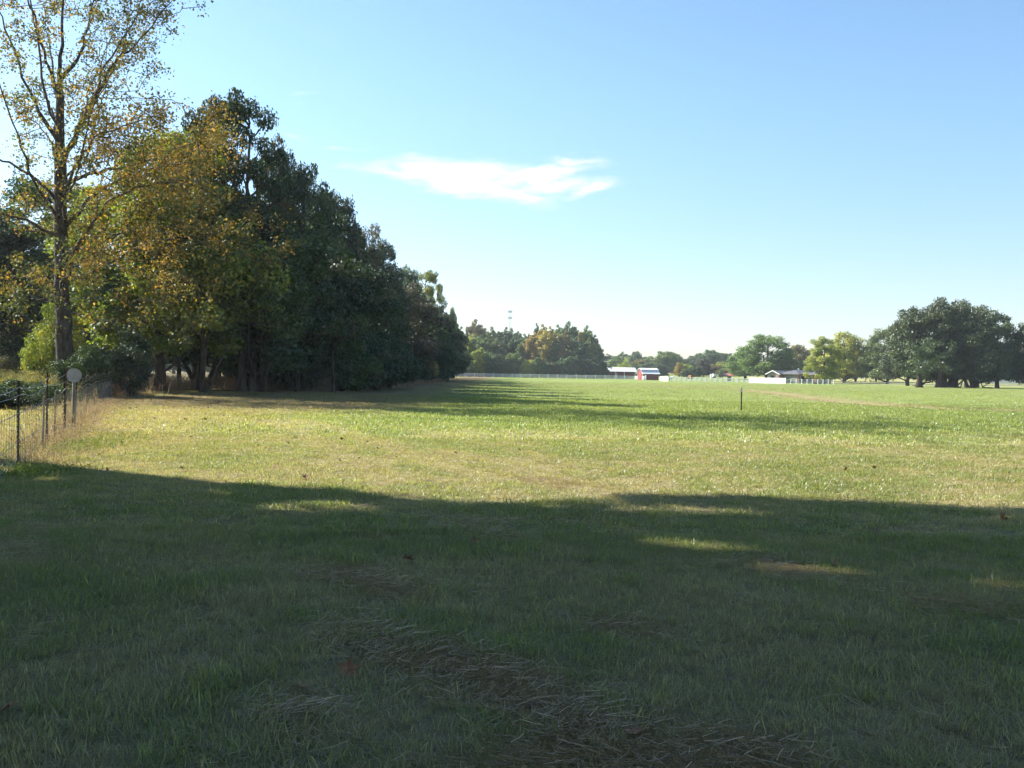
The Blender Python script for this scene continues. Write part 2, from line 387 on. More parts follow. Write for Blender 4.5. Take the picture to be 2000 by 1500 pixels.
class Skel:
    def __init__(s, rs): s.p = []; s.par = []; s.r = []; s.rs = rs
    def add(s, p, par, r=0.0): s.p.append(np.array(p, float)); s.par.append(par); s.r.append(r); return len(s.p) - 1
    def chain(s, pts, par, r0=0, r1=0, sub=3, jit=0.0):
        pts = [np.array(q, float) for q in pts]; k = par; tot = len(pts) * sub; c = 0
        prev = s.p[par] if par >= 0 else pts[0]
        if par < 0: k = s.add(pts[0], -1, r0)
        for q in pts if par >= 0 else pts[1:]:
            for t in range(1, sub + 1):
                c += 1; w = prev + (q - prev) * t / sub
                if t < sub: w = w + s.rs.normal(0, jit, 3)
                k = s.add(w, k, r0 + (r1 - r0) * (c / tot) ** 0.8)
            prev = q
        return k
    def attach(s, p, steps=3, rise=0.15, jit=0.08, r=0.0, slope=0.6):
        P = np.array(s.p); d = P - p; h = np.hypot(d[:, 0], d[:, 1]); dist = np.sqrt(h * h + d[:, 2] ** 2)
        cost = dist + 1.6 * np.maximum(0, d[:, 2] + slope * h) + 0.02 * np.arange(len(P)) * 0
        k = int(np.argmin(cost)); a = s.p[k].copy(); L = float(dist[k])
        steps = max(1, min(steps, int(L / 0.7) + 1))
        for t in range(1, steps + 1):
            u = t / steps; w = a + (p - a) * u; w[2] += -rise * L * math.sin(math.pi * u) * 0.6
            if t < steps: w = w + s.rs.normal(0, jit * L, 3)
            k = s.add(w, k, r)
        return k
    def pipe(s, base_r, tip=0.02, e=2.3, keep=None):
        n_ = len(s.p); acc = np.zeros(n_); 
        for i in range(n_ - 1, -1, -1):
            if acc[i] == 0: acc[i] = tip ** e
            if s.par[i] >= 0: acc[s.par[i]] += acc[i]
        r = acc ** (1 / e); sc = base_r / r[0]
        r = np.maximum(r * sc, tip * 0.6)
        if keep is None: s.r = list(r)
        return r
    def mesh(s, name, mat, flare=1.5, minr=0.0):
        P = np.array(s.p); par = np.array(s.par); R = np.array(s.r)
        z_ = P[:, 2]; fl = 1 + (flare - 1) * np.exp(-np.maximum(z_, 0) / (R[0] * 2.2)); R = R * np.where(R > R[0] * 0.4, fl, 1)
        e = np.where(par >= 0)[0]; e = e[R[e] >= minr]
        big = R[par[e]] > 0.09; out = []; off = 0; VV = []; FF = []
        for msk, sd in ((big, 9), (~big, 4)):
            ee = e[msk]
            if len(ee) == 0: continue
            pr = R[par[ee]]; pr = np.where(pr > R[ee] * 1.8, R[ee] * 1.25, pr)
            V, F_ = tubes(P[par[ee]], pr, P[ee], R[ee], sd); VV.append(V); FF.append(F_ + off); off += len(V)
        return npmesh(name, np.concatenate(VV), 4, np.concatenate(FF), mat, smooth=True)


def leaves(name, C, rad, per, size, rs, mat, flat=0.72, shell=0.45, up=0.35, tone_bias=None, keep=None):
    """kite leaves scattered in puffs with centres C and radii rad"""
    n_ = len(C); cnt = np.maximum(3, rs.poisson(per * (rad / rad.mean()) ** 2)); k = np.repeat(np.arange(n_), cnt); N = len(k)
    d = rs.normal(0, 1, (N, 3)); d /= np.linalg.norm(d, axis=1, keepdims=True)
    u = (shell + (1 - shell) * rs.random(N)) ** 0.8 * (0.85 + 0.4 * rs.random(N) ** 3)
    off = d * (u * rad[k])[:, None]; off[:, 2] *= flat
    P = C[k] + off
    if keep is not None:
        kk = keep(P); P, d, k = P[kk], d[kk], k[kk]; N = len(k)
    nrm = d * 0.55 + rs.normal(0, 0.6, (N, 3)); nrm[:, 2] += up; nrm /= np.linalg.norm(nrm, axis=1, keepdims=True)
    t = rs.normal(0, 1, (N, 3)); t -= nrm * np.sum(t * nrm, 1, keepdims=True); t /= np.linalg.norm(t, axis=1, keepdims=True)
    b = np.cross(nrm, t); s_ = size * (0.6 + 0.8 * rs.random(N))[:, None]
    V = np.stack([P - t * s_ * 0.55, P + b * s_ * 0.36 + nrm * s_ * 0.10, P + t * s_ * 0.55, P - b * s_ * 0.36 + nrm * s_ * 0.10], 1).reshape(-1, 3)
    V[:, 2] = np.maximum(V[:, 2], 0.03)
    pt = rs.normal(0, 0.16, n_) if tone_bias is None else tone_bias
    tone = np.clip(0.5 + pt[k] + rs.normal(0, 0.20, N), 0, 1)
    return npmesh(name, V, 4, np.arange(N * 4), mat, {'tone': ('FACE', 'FLOAT', tone)})


def crown_points(rs, H, R, base, prof, n_, mind, squashy=1.0):
    pts = []; tries = 0
    while len(pts) < n_ and tries < n_ * 40:
        tries += 1
        t = rs.random(); a = rs.random() * 2 * math.pi
        pr = prof(t)
        if rs.random() > pr + 0.1: continue
        w = 1 + 0.22 * math.sin(a * 2 + H) + 0.16 * math.sin(a * 3 + 5 * t + R * 3)
        r = R * pr * w * math.sqrt(0.10 + 0.90 * rs.random()); z_ = base + (H - base) * t
        p = np.array([r * math.cos(a), r * math.sin(a), z_])
        if pts and np.min(np.linalg.norm(np.array(pts) - p, axis=1)) < mind * (0.6 + 0.6 * rs.random()): continue
        pts.append(p)
    return np.array(pts)


def prof_egg(t): return max(0.0, 1 - abs((t - 0.40) / 0.63) ** 2.6) ** 0.6
def prof_oak(t): return max(0.0, 1 - abs((t - 0.38) / 0.66) ** 2.3) ** 0.55
def prof_tall(t): return max(0.0, 1 - abs((t - 0.32) / 0.70) ** 2.0) ** 0.6
def prof_cone(t): return max(0.05, min(1, t * 7 + 0.25) * (1.02 - t) ** 0.72)
def prof_dome(t): return max(0.0, 1 - t ** 2.4) ** 0.5 * min(1, 0.65 + t * 2)


class Kind:                                   # a tree form: trunk mesh + crown mesh, unit: metres
    def __init__(s, seed, H, R, base, tr, n_, pr, per, leaf, prof, tw=1.0, lead=0.85, minr=0.0, fork=False, shell=0.45, flat=0.72, steps=3, keep=None):
        rs = np.random.default_rng(seed); s.H, s.R = H, R
        pts = crown_points(rs, H - pr * 0.6, max(R - pr * 0.6, 0.3), base + pr * 0.5, prof, n_, pr * 0.85)
        q = (rs.random(len(pts)) < (.16 if leaf < .40 else .04)) & (pts[:, 2] > base + .35 * (H - base))
        pts[q] *= 1 + (.05 + .10 * rs.random((int(q.sum()), 1))) * np.array([[1, 1, .55]])
        if keep is not None: pts = pts[keep(pts)]
        sk = Skel(rs); lx, ly = rs.normal(0, 0.02, 2) * H
        zt = H * lead
        tk = [(0, 0, -0.3)] + [(lx * q * q + rs.normal(0, 0.006 * H) * q, ly * q * q + rs.normal(0, 0.006 * H) * q, zt * q) for q in (0.12, 0.3, 0.5, 0.7, 0.86, 1.0)]
        sk.chain(tk, -1, sub=3, jit=0.01 * H * 0.2)
        if fork:
            for a in rs.random(2) * 6.28:
                sk.chain([(0.4 * math.cos(a), 0.4 * math.sin(a), 0.5), (1.2 * math.cos(a), 1.2 * math.sin(a), H * .25), (0.3 * R * math.cos(a), .3 * R * math.sin(a), H * .55)], 0, sub=2)
        order = np.argsort(np.hypot(pts[:, 0], pts[:, 1]))
        for i in order: sk.attach(pts[i], steps=steps)
        sk.pipe(tr, tip=0.016 * tw)
        s.trunk = sk.mesh('trunk', M['bark'], minr=minr)
        rad = pr * (0.7 + 0.6 * rs.random(len(pts)))
        s.crown = leaves('crown', pts, rad, per, leaf, rs, M['oak'], shell=shell, flat=flat, keep=keep)


RECS = []


def put_tree(kind, x, y, H, R, name, mat, label, group, barkm='bark', rz=None, cat='tree', z=None, tilt=0.0):
    o = empty(name, (x, y, (z0(x, y) if z is None else z)), rng.random() * 6.28 if rz is None else rz, label=label, cat=cat, group=group)
    t = link('trunk', kind.trunk, o); c = link('crown', kind.crown, o)
    for ob, m in ((t, M[barkm]), (c, M[mat])):
        ob.material_slots[0].link = 'OBJECT'; ob.material_slots[0].material = m
    sx = R / kind.R; o.scale = (sx, sx, H / kind.H)
    if tilt: o.rotation_euler = (0, tilt, o.rotation_euler.z)
    return o


def put_px(kind, px, top, wpx, d, name, mat, label, group, barkm='bark', cat='tree', tilt=0.0):
    p = at(px, top, d); zg = z0(p.x, d)
    return put_tree(kind, p.x, d, p.z - zg, wpx / F * d / 2, name, mat, label, group, barkm, cat=cat, tilt=tilt)


# forms -----------------------------------------------------------------
K = dict(
    oakA=Kind(1, 17, 6.5, 2.2, 0.32, 120, 1.35, 330, 0.25, prof_oak),
    oakB=Kind(2, 18, 5.5, 2.5, 0.30, 125, 1.2, 330, 0.25, prof_egg),
    oakC=Kind(3, 15, 6.0, 1.2, 0.28, 115, 1.30, 330, 0.25, prof_oak),
    airy=Kind(4, 19, 5.5, 4.5, 0.34, 84, 1.15, 330, 0.23, prof_oak, flat=0.6),
    stem=Kind(15, 9, 4.2, 3.2, 0.16, 60, 1.1, 260, 0.20, prof_oak, fork=True),
    low=Kind(5, 7, 4.0, 0.3, 0.14, 75, 1.0, 220, 0.20, prof_dome, fork=True),
    bush=Kind(6, 2.6, 1.8, 0.05, 0.05, 46, 0.5, 150, 0.12, prof_dome, fork=True, tw=.5),
    field=Kind(7, 17, 7.0, 1.4, 0.42, 120, 1.5, 210, 0.36, prof_oak, fork=True, minr=0.03),
    fieldB=Kind(8, 16, 6.5, 1.4, 0.40, 110, 1.3, 210, 0.34, prof_egg, fork=True, minr=0.03),
    farA=Kind(9, 16, 4.0, 0.6, 0.25, 95, 1.05, 110, 0.44, prof_egg, minr=0.04, steps=2),
    farB=Kind(10, 16, 4.0, 0.8, 0.22, 80, 1.0, 110, 0.42, prof_cone, minr=0.04, steps=2),
    farC=Kind(12, 13, 6.0, 0.8, 0.30, 110, 1.4, 120, 0.46, prof_oak, minr=0.04, steps=2),
    pine=Kind(13, 18, 3.6, 4.0, 0.22, 45, 1.0, 90, 0.42, prof_cone, minr=0.04, steps=2, flat=0.5),
)

# --- the big autumn tree at the left, its limbs followed one by one ------------
def big_tree():
    rs = np.random.default_rng(21); D = 52.0
    base = at(128, 745, D); bx, by = base.x, D
    def L(px, py, dy=0.0):
        q = at(px, py, D); return np.array([q.x - bx, dy, q.z])
    sk = Skel(rs)
    sk.chain([L(128, 745) * np.array([1, 1, 0]) + np.array([0, 0, -0.3]), L(127, 690), L(123, 600), L(120, 500), L(118, 400), L(117, 300)], -1, 0.47, 0.27, sub=3, jit=0.03)
    top = sk.chain([L(117, 250), L(116, 190, .1)], len(sk.p) - 1, 0.26, 0.20, sub=3)
    def near(px, py):
        q = L(px, py); P = np.array(sk.p); P[:, 1] *= 0.3
        return int(np.argmin(np.linalg.norm(P - q, axis=1)))
    limbs = [  # start, points(px, py, depth offset), r0
        ((116, 190), [(112, 110, .3), (113, 0, .6), (118, -110, .9), (112, -200, 1.0)], .17),
        ((116, 195), [(100, 130, -.6), (92, 50, -1.3), (70, -20, -1.9), (60, -120, -2.4)], .13),
        ((118, 180), [(138, 110, .8), (150, 40, 1.4), (160, -60, 2.0), (172, -150, 2.5)], .15),
        ((117, 215), [(98, 170, .4), (85, 110, 1.0), (62, 50, 1.8), (40, -30, 2.6)], .12),
        ((117, 290), [(92, 230, -.9), (72, 150, -1.8), (55, 70, -2.6), (35, 10, -3.2)], .15),
        ((118, 300), [(95, 235, .8), (60, 180, 2.0), (25, 140, 3.0), (-30, 110, 4.0)], .12),
        ((119, 330), [(160, 265, -.6), (205, 205, -1.2), (255, 150, -2.0), (300, 125, -2.6), (350, 80, -3.2), (400, 30, -3.6)], .19),
        ((205, 205), [(215, 150, -1.0), (240, 100, -.6), (270, 45, -.4), (285, -20, 0)], .09),
        ((138, 290), [(150, 230, .9), (160, 170, 1.4), (185, 140, 1.7), (215, 60, 2.0), (220, -30, 2.4)], .11),
        ((136, 270), [(141, 210, 1.6), (142, 150, 2.1), (165, 70, 2.6), (190, 0, 3.0)], .09),
        ((119, 380), [(160, 330, 1.2), (210, 310, 2.4), (280, 280, 3.6), (345, 262, 4.5), (410, 230, 5.2)], .14),
        ((119, 400), [(165, 350, -1.4), (205, 320, -2.6), (250, 300, -3.8), (330, 290, -5.0), (410, 270, -6.0)], .13),
        ((120, 450), [(160, 395, .4), (190, 365, .6), (235, 335, 1.0), (300, 315, 1.6), (380, 300, 2.4)], .15),
        ((120, 455), [(150, 420, -1.5), (188, 380, -2.6), (215, 330, -3.4), (250, 250, -4.2), (300, 190, -4.8)], .13),
        ((120, 560), [(165, 500, -1.2), (215, 460, -2.4), (260, 420, -3.4), (330, 400, -4.6), (430, 395, -5.6), (500, 430, -6.2)], .15),
        ((121, 575), [(170, 530, .8), (240, 480, 1.6), (310, 455, 2.4), (390, 450, 3.0), (480, 470, 3.4)], .13),
        ((121, 590), [(160, 560, -2.4), (210, 540, -4.0), (270, 520, -5.4), (350, 520, -6.6)], .11),
        ((120, 500), [(150, 470, 2.6), (200, 420, 4.0), (260, 380, 5.4), (340, 350, 6.4), (430, 360, 7.2)], .12),
        ((119, 410), [(85, 360, -.6), (45, 330, -1.4), (0, 318, -2.4), (-60, 300, -3.4)], .13),
        ((119, 350), [(90, 300, 1.0), (60, 250, 1.8), (20, 215, 2.8), (-40, 180, 3.8)], .12),
        ((120, 480), [(80, 440, -1.6), (40, 430, -2.6), (0, 420, -3.4), (-60, 425, -4.2)], .12),
        ((120, 480), [(90, 450, 1.6), (55, 405, 2.8), (20, 380, 4.0), (-30, 360, 5.0)], .10),
        ((120, 560), [(80, 540, .5), (40, 535, 1.2), (-10, 545, 2.0), (-50, 580, 3.0)], .10),
        ((121, 600), [(90, 585, -2.0), (60, 590, -3.4), (20, 610, -4.6), (-20, 630, -5.6)], .08),
        ((118, 260), [(125, 200, -2.2), (135, 120, -3.4), (130, 20, -4.4), (140, -80, -5.2)], .11),
        ((118, 340), [(120, 290, 3.0), (110, 220, 4.6), (120, 120, 5.6), (110, 0, 6.4)], .11),
        ((119, 430), [(130, 380, -3.6), (145, 320, -5.8), (140, 240, -7.4), (160, 160, -8.4)], .12),
        ((120, 500), [(110, 450, 3.6), (95, 380, 6.0), (80, 300, 7.6), (90, 220, 8.6)], .12)]
    tipn = []
    for st, pts, r0 in limbs:
        k = near(*st); a0 = len(sk.p)
        sk.chain([L(*q) for q in pts], k, r0 * .80, 0.018, sub=4, jit=0.055)
        tipn += list(range(a0 + 4, len(sk.p)))
    nl = len(sk.p)
    P0 = np.array(sk.p); tips = []
    def dens(q):                               # fuller foliage low on the right
        px = 1000 + (q[0] + bx) / D * F; z_ = q[2]
        w = 0.24
        if px > 215 and z_ < 14.5: w = 0.62
        if px > 210 and 14.5 <= z_ < 16.5 and px < 300: w = 0.8
        if px < 215 and z_ < 13.5: w = 0.42
        if px > 260 and z_ >= 14.0: w = 0.13
        if z_ > 21.2: w = 1.6  # unseen crown top thickened for a stronger cast shadow
        if px < 60 and 10 < z_ < 17: w = 0.34
        return w
    for i in tipn:
        for _ in range(3):
            if rs.random() > dens(P0[i]) * 1.15: continue
            dv = rs.normal(0, 1, 3); dv /= np.linalg.norm(dv); dv[2] = dv[2] * 0.6 + 0.1
            q = P0[i] + dv * (0.7 + 1.9 * rs.random())
            if q[2] > 0.8: tips.append(q)
    # isolated tuft high to the left of the long limb, as in the photo
    for _ in range(26):
        tips.append(L(rs.normal(228, 33), rs.normal(72, 24), rs.normal(0, 1.3)))
    for _ in range(14): tips.append(L(rs.normal(350, 26), rs.normal(55, 16), rs.normal(-3, .9)))
    for _ in range(46): tips.append(L(rs.uniform(260, 500), rs.uniform(370, 520), rs.uniform(-6, 5)))
    for _ in range(34): tips.append(L(rs.uniform(215, 460), rs.uniform(200, 400), rs.uniform(-5, 5)))
    for _ in range(30): tips.append(L(rs.uniform(200, 440), rs.uniform(500, 670), rs.uniform(-5, 3)))
    for _ in range(26): tips.append(L(rs.uniform(60, 200), rs.uniform(520, 640), rs.uniform(-5, 5)))
    for _ in range(300): tips.append(L(rs.normal(128, 105), rs.uniform(-330, -30), rs.normal(0, 3.6)))  # dense leaves above the view, added to deepen the tree's shadow on the field
    tips = np.array(tips)
    d = np.min(np.linalg.norm(tips[:, None] - P0[None], axis=2), 1)
    for i in np.argsort(d): sk.attach(tips[i], steps=3, rise=-0.05, jit=0.07, r=0.017, slope=-0.1)
    pale = simple('sycamore_bark', (0.105, 0.092, 0.082), rough=0.95, scale=5, spec=0.1, bump=0.6, stretch=(1, 1, 0.4), col2=(0.040, 0.033, 0.028))
    P = np.array(sk.p); tw = P[nl:]
    root = empty('sycamore_tree', (bx, by, z0(bx, by)), label='tall half bare tree with orange brown leaves at the end of the wire fence', cat='tree')
    link('trunk', sk.mesh('trunk', pale, flare=1.35), root)
    C = np.concatenate([tips, tw[rs.random(len(tw)) < 0.30], P0[tipn][rs.random(len(tipn)) < 0.35]])
    z_ = C[:, 2]; pxs = 1000 + (C[:, 0] + bx) / D * F
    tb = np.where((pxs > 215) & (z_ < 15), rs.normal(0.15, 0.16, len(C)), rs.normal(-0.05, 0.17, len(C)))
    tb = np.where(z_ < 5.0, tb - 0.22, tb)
    rad = (0.55 + 0.35 * rs.random(len(C))) * np.where((pxs > 215) & (z_ < 15), 1.15, 0.9)
    per = np.where((pxs > 215) & (z_ < 16), 1.6, 0.75)
    rep = np.arange(len(C))
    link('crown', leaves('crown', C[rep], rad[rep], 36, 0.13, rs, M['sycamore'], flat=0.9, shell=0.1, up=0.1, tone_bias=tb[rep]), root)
    return root


big_tree()

ORD = ['first', 'second', 'third', 'fourth', 'fifth', 'sixth', 'seventh', 'eighth', 'ninth', 'tenth', 'eleventh', 'twelfth', 'thirteenth', 'fourteenth',
       'fifteenth', 'sixteenth', 'seventeenth', 'eighteenth', 'nineteenth', 'twentieth']


def nth(i):
    return ORD[i] if i < len(ORD) else 'twenty-' + ORD[i - 20] if i < 29 else 'thirtieth' if i == 29 else 'thirty-' + ORD[i - 30]


# --- the wood on the left ------------------------------------------------------
G_W = 'trees of the wood along the left side'
edge = [  # px, top, width px, depth, form, leaf, name, label
    (395, 205, 200, 67, 'oakA', 'oak', 'oak_tree', 'broad dark oak behind the orange limbs, left of the tallest oak'),
    (478, 182, 200, 62, 'airy', 'oak', 'oak_tree', 'tallest dark green oak of the wood, its ragged crown against the sky'),
    (548, 278, 150, 72, 'oakA', 'oak', 'oak_tree', 'dark oak filling the dip between the tallest oak and the pointed-top oak'),
    (606, 338, 150, 80, 'oakC', 'oak', 'oak_tree', 'dark oak with a pointed top just right of the tallest oak'),
    (655, 375, 150, 92, 'oakA', 'oak', 'oak_tree', 'dark oak with a rounded shoulder behind the pointed-top oak'),
    (712, 440, 130, 104, 'oakA', 'olive', 'oak_tree', 'oak with greyish olive leaves half way along the wood edge'),
    (752, 470, 95, 122, 'oakB', 'oak', 'oak_tree', 'dark oak right of the olive-grey oak at the wood edge'),
    (795, 520, 90, 142, 'oakA', 'oak2', 'oak_tree', 'mid green oak before the separate light green tree at the wood edge'),
    (834, 524, 62, 165, 'airy', 'yellowgreen', 'poplar_tree', 'light green tree standing above the far part of the wood edge'),
    (858, 590, 60, 190, 'oakC', 'oak', 'oak_tree', 'dark low-branched tree near the far end of the wood edge'),
    (884, 600, 26, 225, 'oakB', 'fargreen', 'poplar_tree', 'slender light topped tree at the very end of the wood edge'),
    (862, 640, 72, 150, 'low', 'oak', 'oak_tree', 'dark low tree standing on its own trunk before the end of the wood'),
]
for (px, top, w, d, k, m, nm, lb) in edge:
    put_px(K[k], px, top, w, d, nm, m, lb, G_W)
fill = []
for y_, xo, H in [(64, -17.0, 11.5), (72, -14.8, 12), (76, -22, 15), (82, -21, 14.5), (88, -14.6, 12.5), (95, -21.5, 15), (105, -14.2, 12), (112, -21, 15), (120, -24, 15),
                  (128, -14, 12.5), (136, -21, 14), (148, -19, 14), (157, -14.5, 12), (172, -19, 14), (182, -15, 12), (200, -20, 14), (215, -15.5, 13), (240, -18, 15), (262, -16, 14),
                  (92, -30, 15), (104, -31, 15), (118, -32, 15), (134, -30, 15), (150, -29, 15), (170, -29, 15), (190, -29, 14), (225, -27, 15)]:
    fill.append((xo + rng.normal(0, .5), y_, H + rng.normal(0, .5)))
fc = [0, 0]
for i, (x, y, H) in enumerate(fill):
    deep = x < -18
    put_tree(K[('oakC', 'oakA', 'oakB')[i % 3]] if y > 76 else K['oakB' if deep else 'oakC'], x, y, H, (5.2 if not deep else 5.8) * (0.9 + 0.2 * rng.random()), 'oak_tree', ('oak', 'oak2', 'oak', 'olive', 'oak', 'oak2')[i % 6],
             ('dark tree inside the left wood, %s counted from the near end' if deep else 'low-limbed tree on the field side of the wood, %s from near end') % nth(fc[deep]),
             'inner trees of the left wood' if deep else 'outer trees of the left wood')
    fc[deep] += 1
for i in range(18):
    q = -.60 + i * .026; y = 245 + 18 * rng.random()
    put_tree(K['farC'], q * y, y, 8.5 + 3 * rng.random(), 6.5, 'oak_tree', ('fargreen', 'fardark', 'farlime')[i % 3], 'added distant tree screening the sky under the left wood, %s from the left' % nth(i), 'distant trees beyond the left wood')  # tree row added as a screen against white sky below the crowns
# trees right behind and around the autumn tree
for (x, y, H, R, k, m, nm, lb, bk) in [
    (-21.6, 61.0, 15.8, 5.6, 'oakB', 'yellowgreen', 'maple_tree', 'bright yellow green tree directly behind the half bare autumn tree', 'bark'),
    (-18.2, 58.5, 10.5, 4.8, 'stem', 'yellowgreen', 'maple_tree', 'bushy yellowish green tree low behind the orange limbs', 'bark'),
    (-15.2, 60.5, 9.0, 4.2, 'stem', 'oak2', 'maple_tree', 'small green tree with forked leaning trunks beside the field', 'bark_dark'),
    (-19.2, 70.0, 12.5, 4.6, 'oakA', 'oak2', 'oak_tree', 'green tree behind the forked leaning trunks', 'bark'),
    (-14.2, 66.0, 9.5, 4.2, 'stem', 'oak', 'oak_tree', 'dark small tree at the wood corner under the tallest oak', 'bark_dark'),
    (-33.0, 72.0, 15.0, 5.2, 'airy', 'oak2', 'oak_tree', 'loose green tree behind the wire fence near the left edge', 'bark'),
    (-38.5, 70.0, 13.0, 4.8, 'oakA', 'oak', 'oak_tree', 'dark tree at the left edge beyond the sunlit weeds', 'bark'),
    (-31.0, 88.0, 13.0, 5.0, 'oakB', 'oak2', 'oak_tree', 'slim tree in the gap left of the autumn tree', 'bark'),
    (-43.0, 92.0, 13.5, 5.4, 'oakC', 'oak', 'oak_tree', 'far dark tree behind the weeds at the left edge', 'bark'),
    (-37.0, 104.0, 14.0, 5.4, 'oakA', 'oak', 'oak_tree', 'far dark tree seen under the left limbs of the autumn tree', 'bark'),
    (-50.0, 98.0, 14.0, 5.4, 'oakA', 'oak', 'oak_tree', 'broad dark tree beyond the left edge of the meadow', 'bark'),
    (-19.8, 51.6, 3.6, 1.5, 'low', 'oak', 'shrub', 'dark bush at the end of the wire fence', 'bark_dark'),
    (-21.2, 49.5, 2.6, 1.5, 'low', 'oak2', 'shrub', 'leafy dark bush at the foot of the autumn tree', 'bark_dark'),
    (-25.6, 56.0, 5.2, 2.0, 'low', 'yellowgreen', 'shrub', 'bright lime sapling left of the autumn tree trunk', 'bark_dark')]:
    put_tree(K[k], x, y, H, R, nm, m, lb, 'trees round the end of the wire fence', bk, cat='bush' if nm == 'shrub' else 'tree')
# undergrowth along the wood edge
for i in range(32):
    y = 71 + i * 3.6 + rng.normal(0, .8); x = -12.9 - 1.3 * rng.random() - (3.4 if y < 70 else 0) + (0.8 if y > 120 else 0)
    m = ('oak', 'oak', 'oak2', 'rust', 'oak')[i % 5]
    put_tree(K['bush' if i % 3 == 1 and y > 70 else 'low'], x, y, (1.3 + 1.5 * rng.random()) if y < 70 else (2.6 + 2.6 * rng.random()), (1.0 + .6 * rng.random()) if y < 70 else 1.7 + 1.1 * rng.random(), 'shrub', m,
             ('reddish brown' if m == 'rust' else 'mid green' if m == 'oak2' else 'dark green') + ' shrub under the wood edge, %s from near end' % nth(i), 'undergrowth shrubs at the wood edge', 'bark_dark', cat='shrub')
for i, (px, d, H) in enumerate([(515, 69, 3.6), (548, 70, 4.4), (585, 68, 3.0), (612, 71, 4.6), (668, 72, 4.2), (700, 76, 4.8), (735, 82, 4.4), (590, 75, 6.0), (640, 78, 6.0), (760, 90, 4.6), (500, 76, 5.6)]):
    p = at(px, 740, d)
    put_tree(K['low'], p.x, d, H, 1.5 + .35 * H, 'shrub', ('oak', 'oak2', 'oak')[i % 3], 'broad dark shrub before the wood, %s of its row' % nth(i), 'broad shrubs before the wood', 'bark_dark', cat='shrub')
# snag: pale bare trunk at the wood edge
sk = Skel(np.random.default_rng(3)); sk.chain([(0, 0, -.2), (.1, 0, 1.2), (-.1, .1, 2.4), (.15, 0, 3.4)], -1, .10, .04, sub=3, jit=.03)
for q in [(-1.1, .2, 3.2), (-.7, -.4, 2.6), (.9, .1, 3.6), (.6, .5, 4.3), (-.3, .1, 4.6), (-1.6, 0, 3.8)]: sk.attach(np.array(q), r=.03, jit=.12, slope=.1)
sn = empty('dead_tree', (-12.0, 66.5, 0), label='bare dead trunk with short snapped limbs before the dark wood edge', cat='dead tree')
link('trunk', sk.mesh('trunk', M['bark']), sn)
# forked leaning trunks by the field
for j, (px, lean, h) in enumerate([(385, -1.7, 4.5), (402, 1.2, 4.5), (352, -.4, 4.2), (470, .3, 5.0), (520, -.5, 4.2), (560, .6, 4.0), (292, -.1, 5.0), (315, .15, 5.5)]):
    p = gpt(px, 763 - (j > 5) * 8); sk = Skel(np.random.default_rng(30 + j))
    sk.chain([(0, 0, -.2), (lean * .25, 0, 1.0), (lean * .7, .2, 2.4), (lean, .3, h)], -1, .20 - .012 * j, .09, sub=3, jit=.03)
    for q in range(7):
        sk.attach(np.array([lean + rng.normal(0, 1.1), rng.normal(0, 1), h + .4 + rng.random() * 1.6]), r=.03, slope=.2)
    t = empty('young_tree', (p.x, p.y, 0), label=['left stem of the leaning pair at the wood edge', 'right stem of the leaning pair at the wood edge', 'thin stem left of the leaning pair',
              'upright stem under the tallest oak', 'crooked stem right of the upright one under the oak', 'slim stem before the densest undergrowth', 'pale straight trunk seen through the gap beside the fence end',
              'slim pale trunk right of the straight pale trunk in the gap'][j], cat='tree', group='slim trunks at the wood corner')
    link('trunk', sk.mesh('trunk', M['bark_dark' if j < 6 else 'bark_pale']), t)
    tips = np.array([q for q in sk.p if q[2] > h])
    link('crown', leaves('crown', tips, np.full(len(tips), .6), 60, .17, rng, M['oak2']), t)

# --- tall trees out of view on the left: they cast the foreground shade --------
EX = [-30, -12, -6.5, -5, -2.2, -1.7, 1.0, 1.5, 4.0, 6.5, 12, 40]; EY = [15.8, 15.3, 14.6, 14.3, 13.2, 12.3, 11.9, 13.1, 13.0, 12.7, 12.2, 11]
GAPS = [(2.3, 11.8, 1.3, .36), (-2.1, 11.5, 1.0, .5), (1.86, 9.3, .62, .42), (2.5, 8.25, .55, .25), (3.9, 7.7, .5, .2), (-6.2, 13.9, .9, .18)]  # sunlit spots on the grass, made by holes cut in the crowns


def shade_keep(x, y, sx, sz):
    """crown pruned to shape its cast shade; leaves past the shade edge are left out"""
    kx, ky = -SUN.x / SUN.z, -SUN.y / SUN.z
    def f(P):
        wx, wy, wz = x + P[:, 0] * sx, y + P[:, 1] * sx, P[:, 2] * sz
        X_, Y_ = wx + kx * wz, wy + ky * wz
        ok = Y_ < np.interp(X_, EX, EY) + 0.5 * (fbm(X_ / .8, Y_ / .8, 60, 3) - .5) * 1.6
        for (gx_, gy_, ra, rb) in GAPS:
            q = ((X_ - gx_) / ra) ** 2 + ((Y_ - gy_) / rb) ** 2
            ok &= q > 0.7 + .9 * (fbm(X_ / .35, Y_ / .35, 61, 2) - .5)
        ok &= ~((wx / np.maximum(wy, .1) > -.60) & (wy > 0) & (wz < 2.0 + .42 * wy))
        return ok
    return f


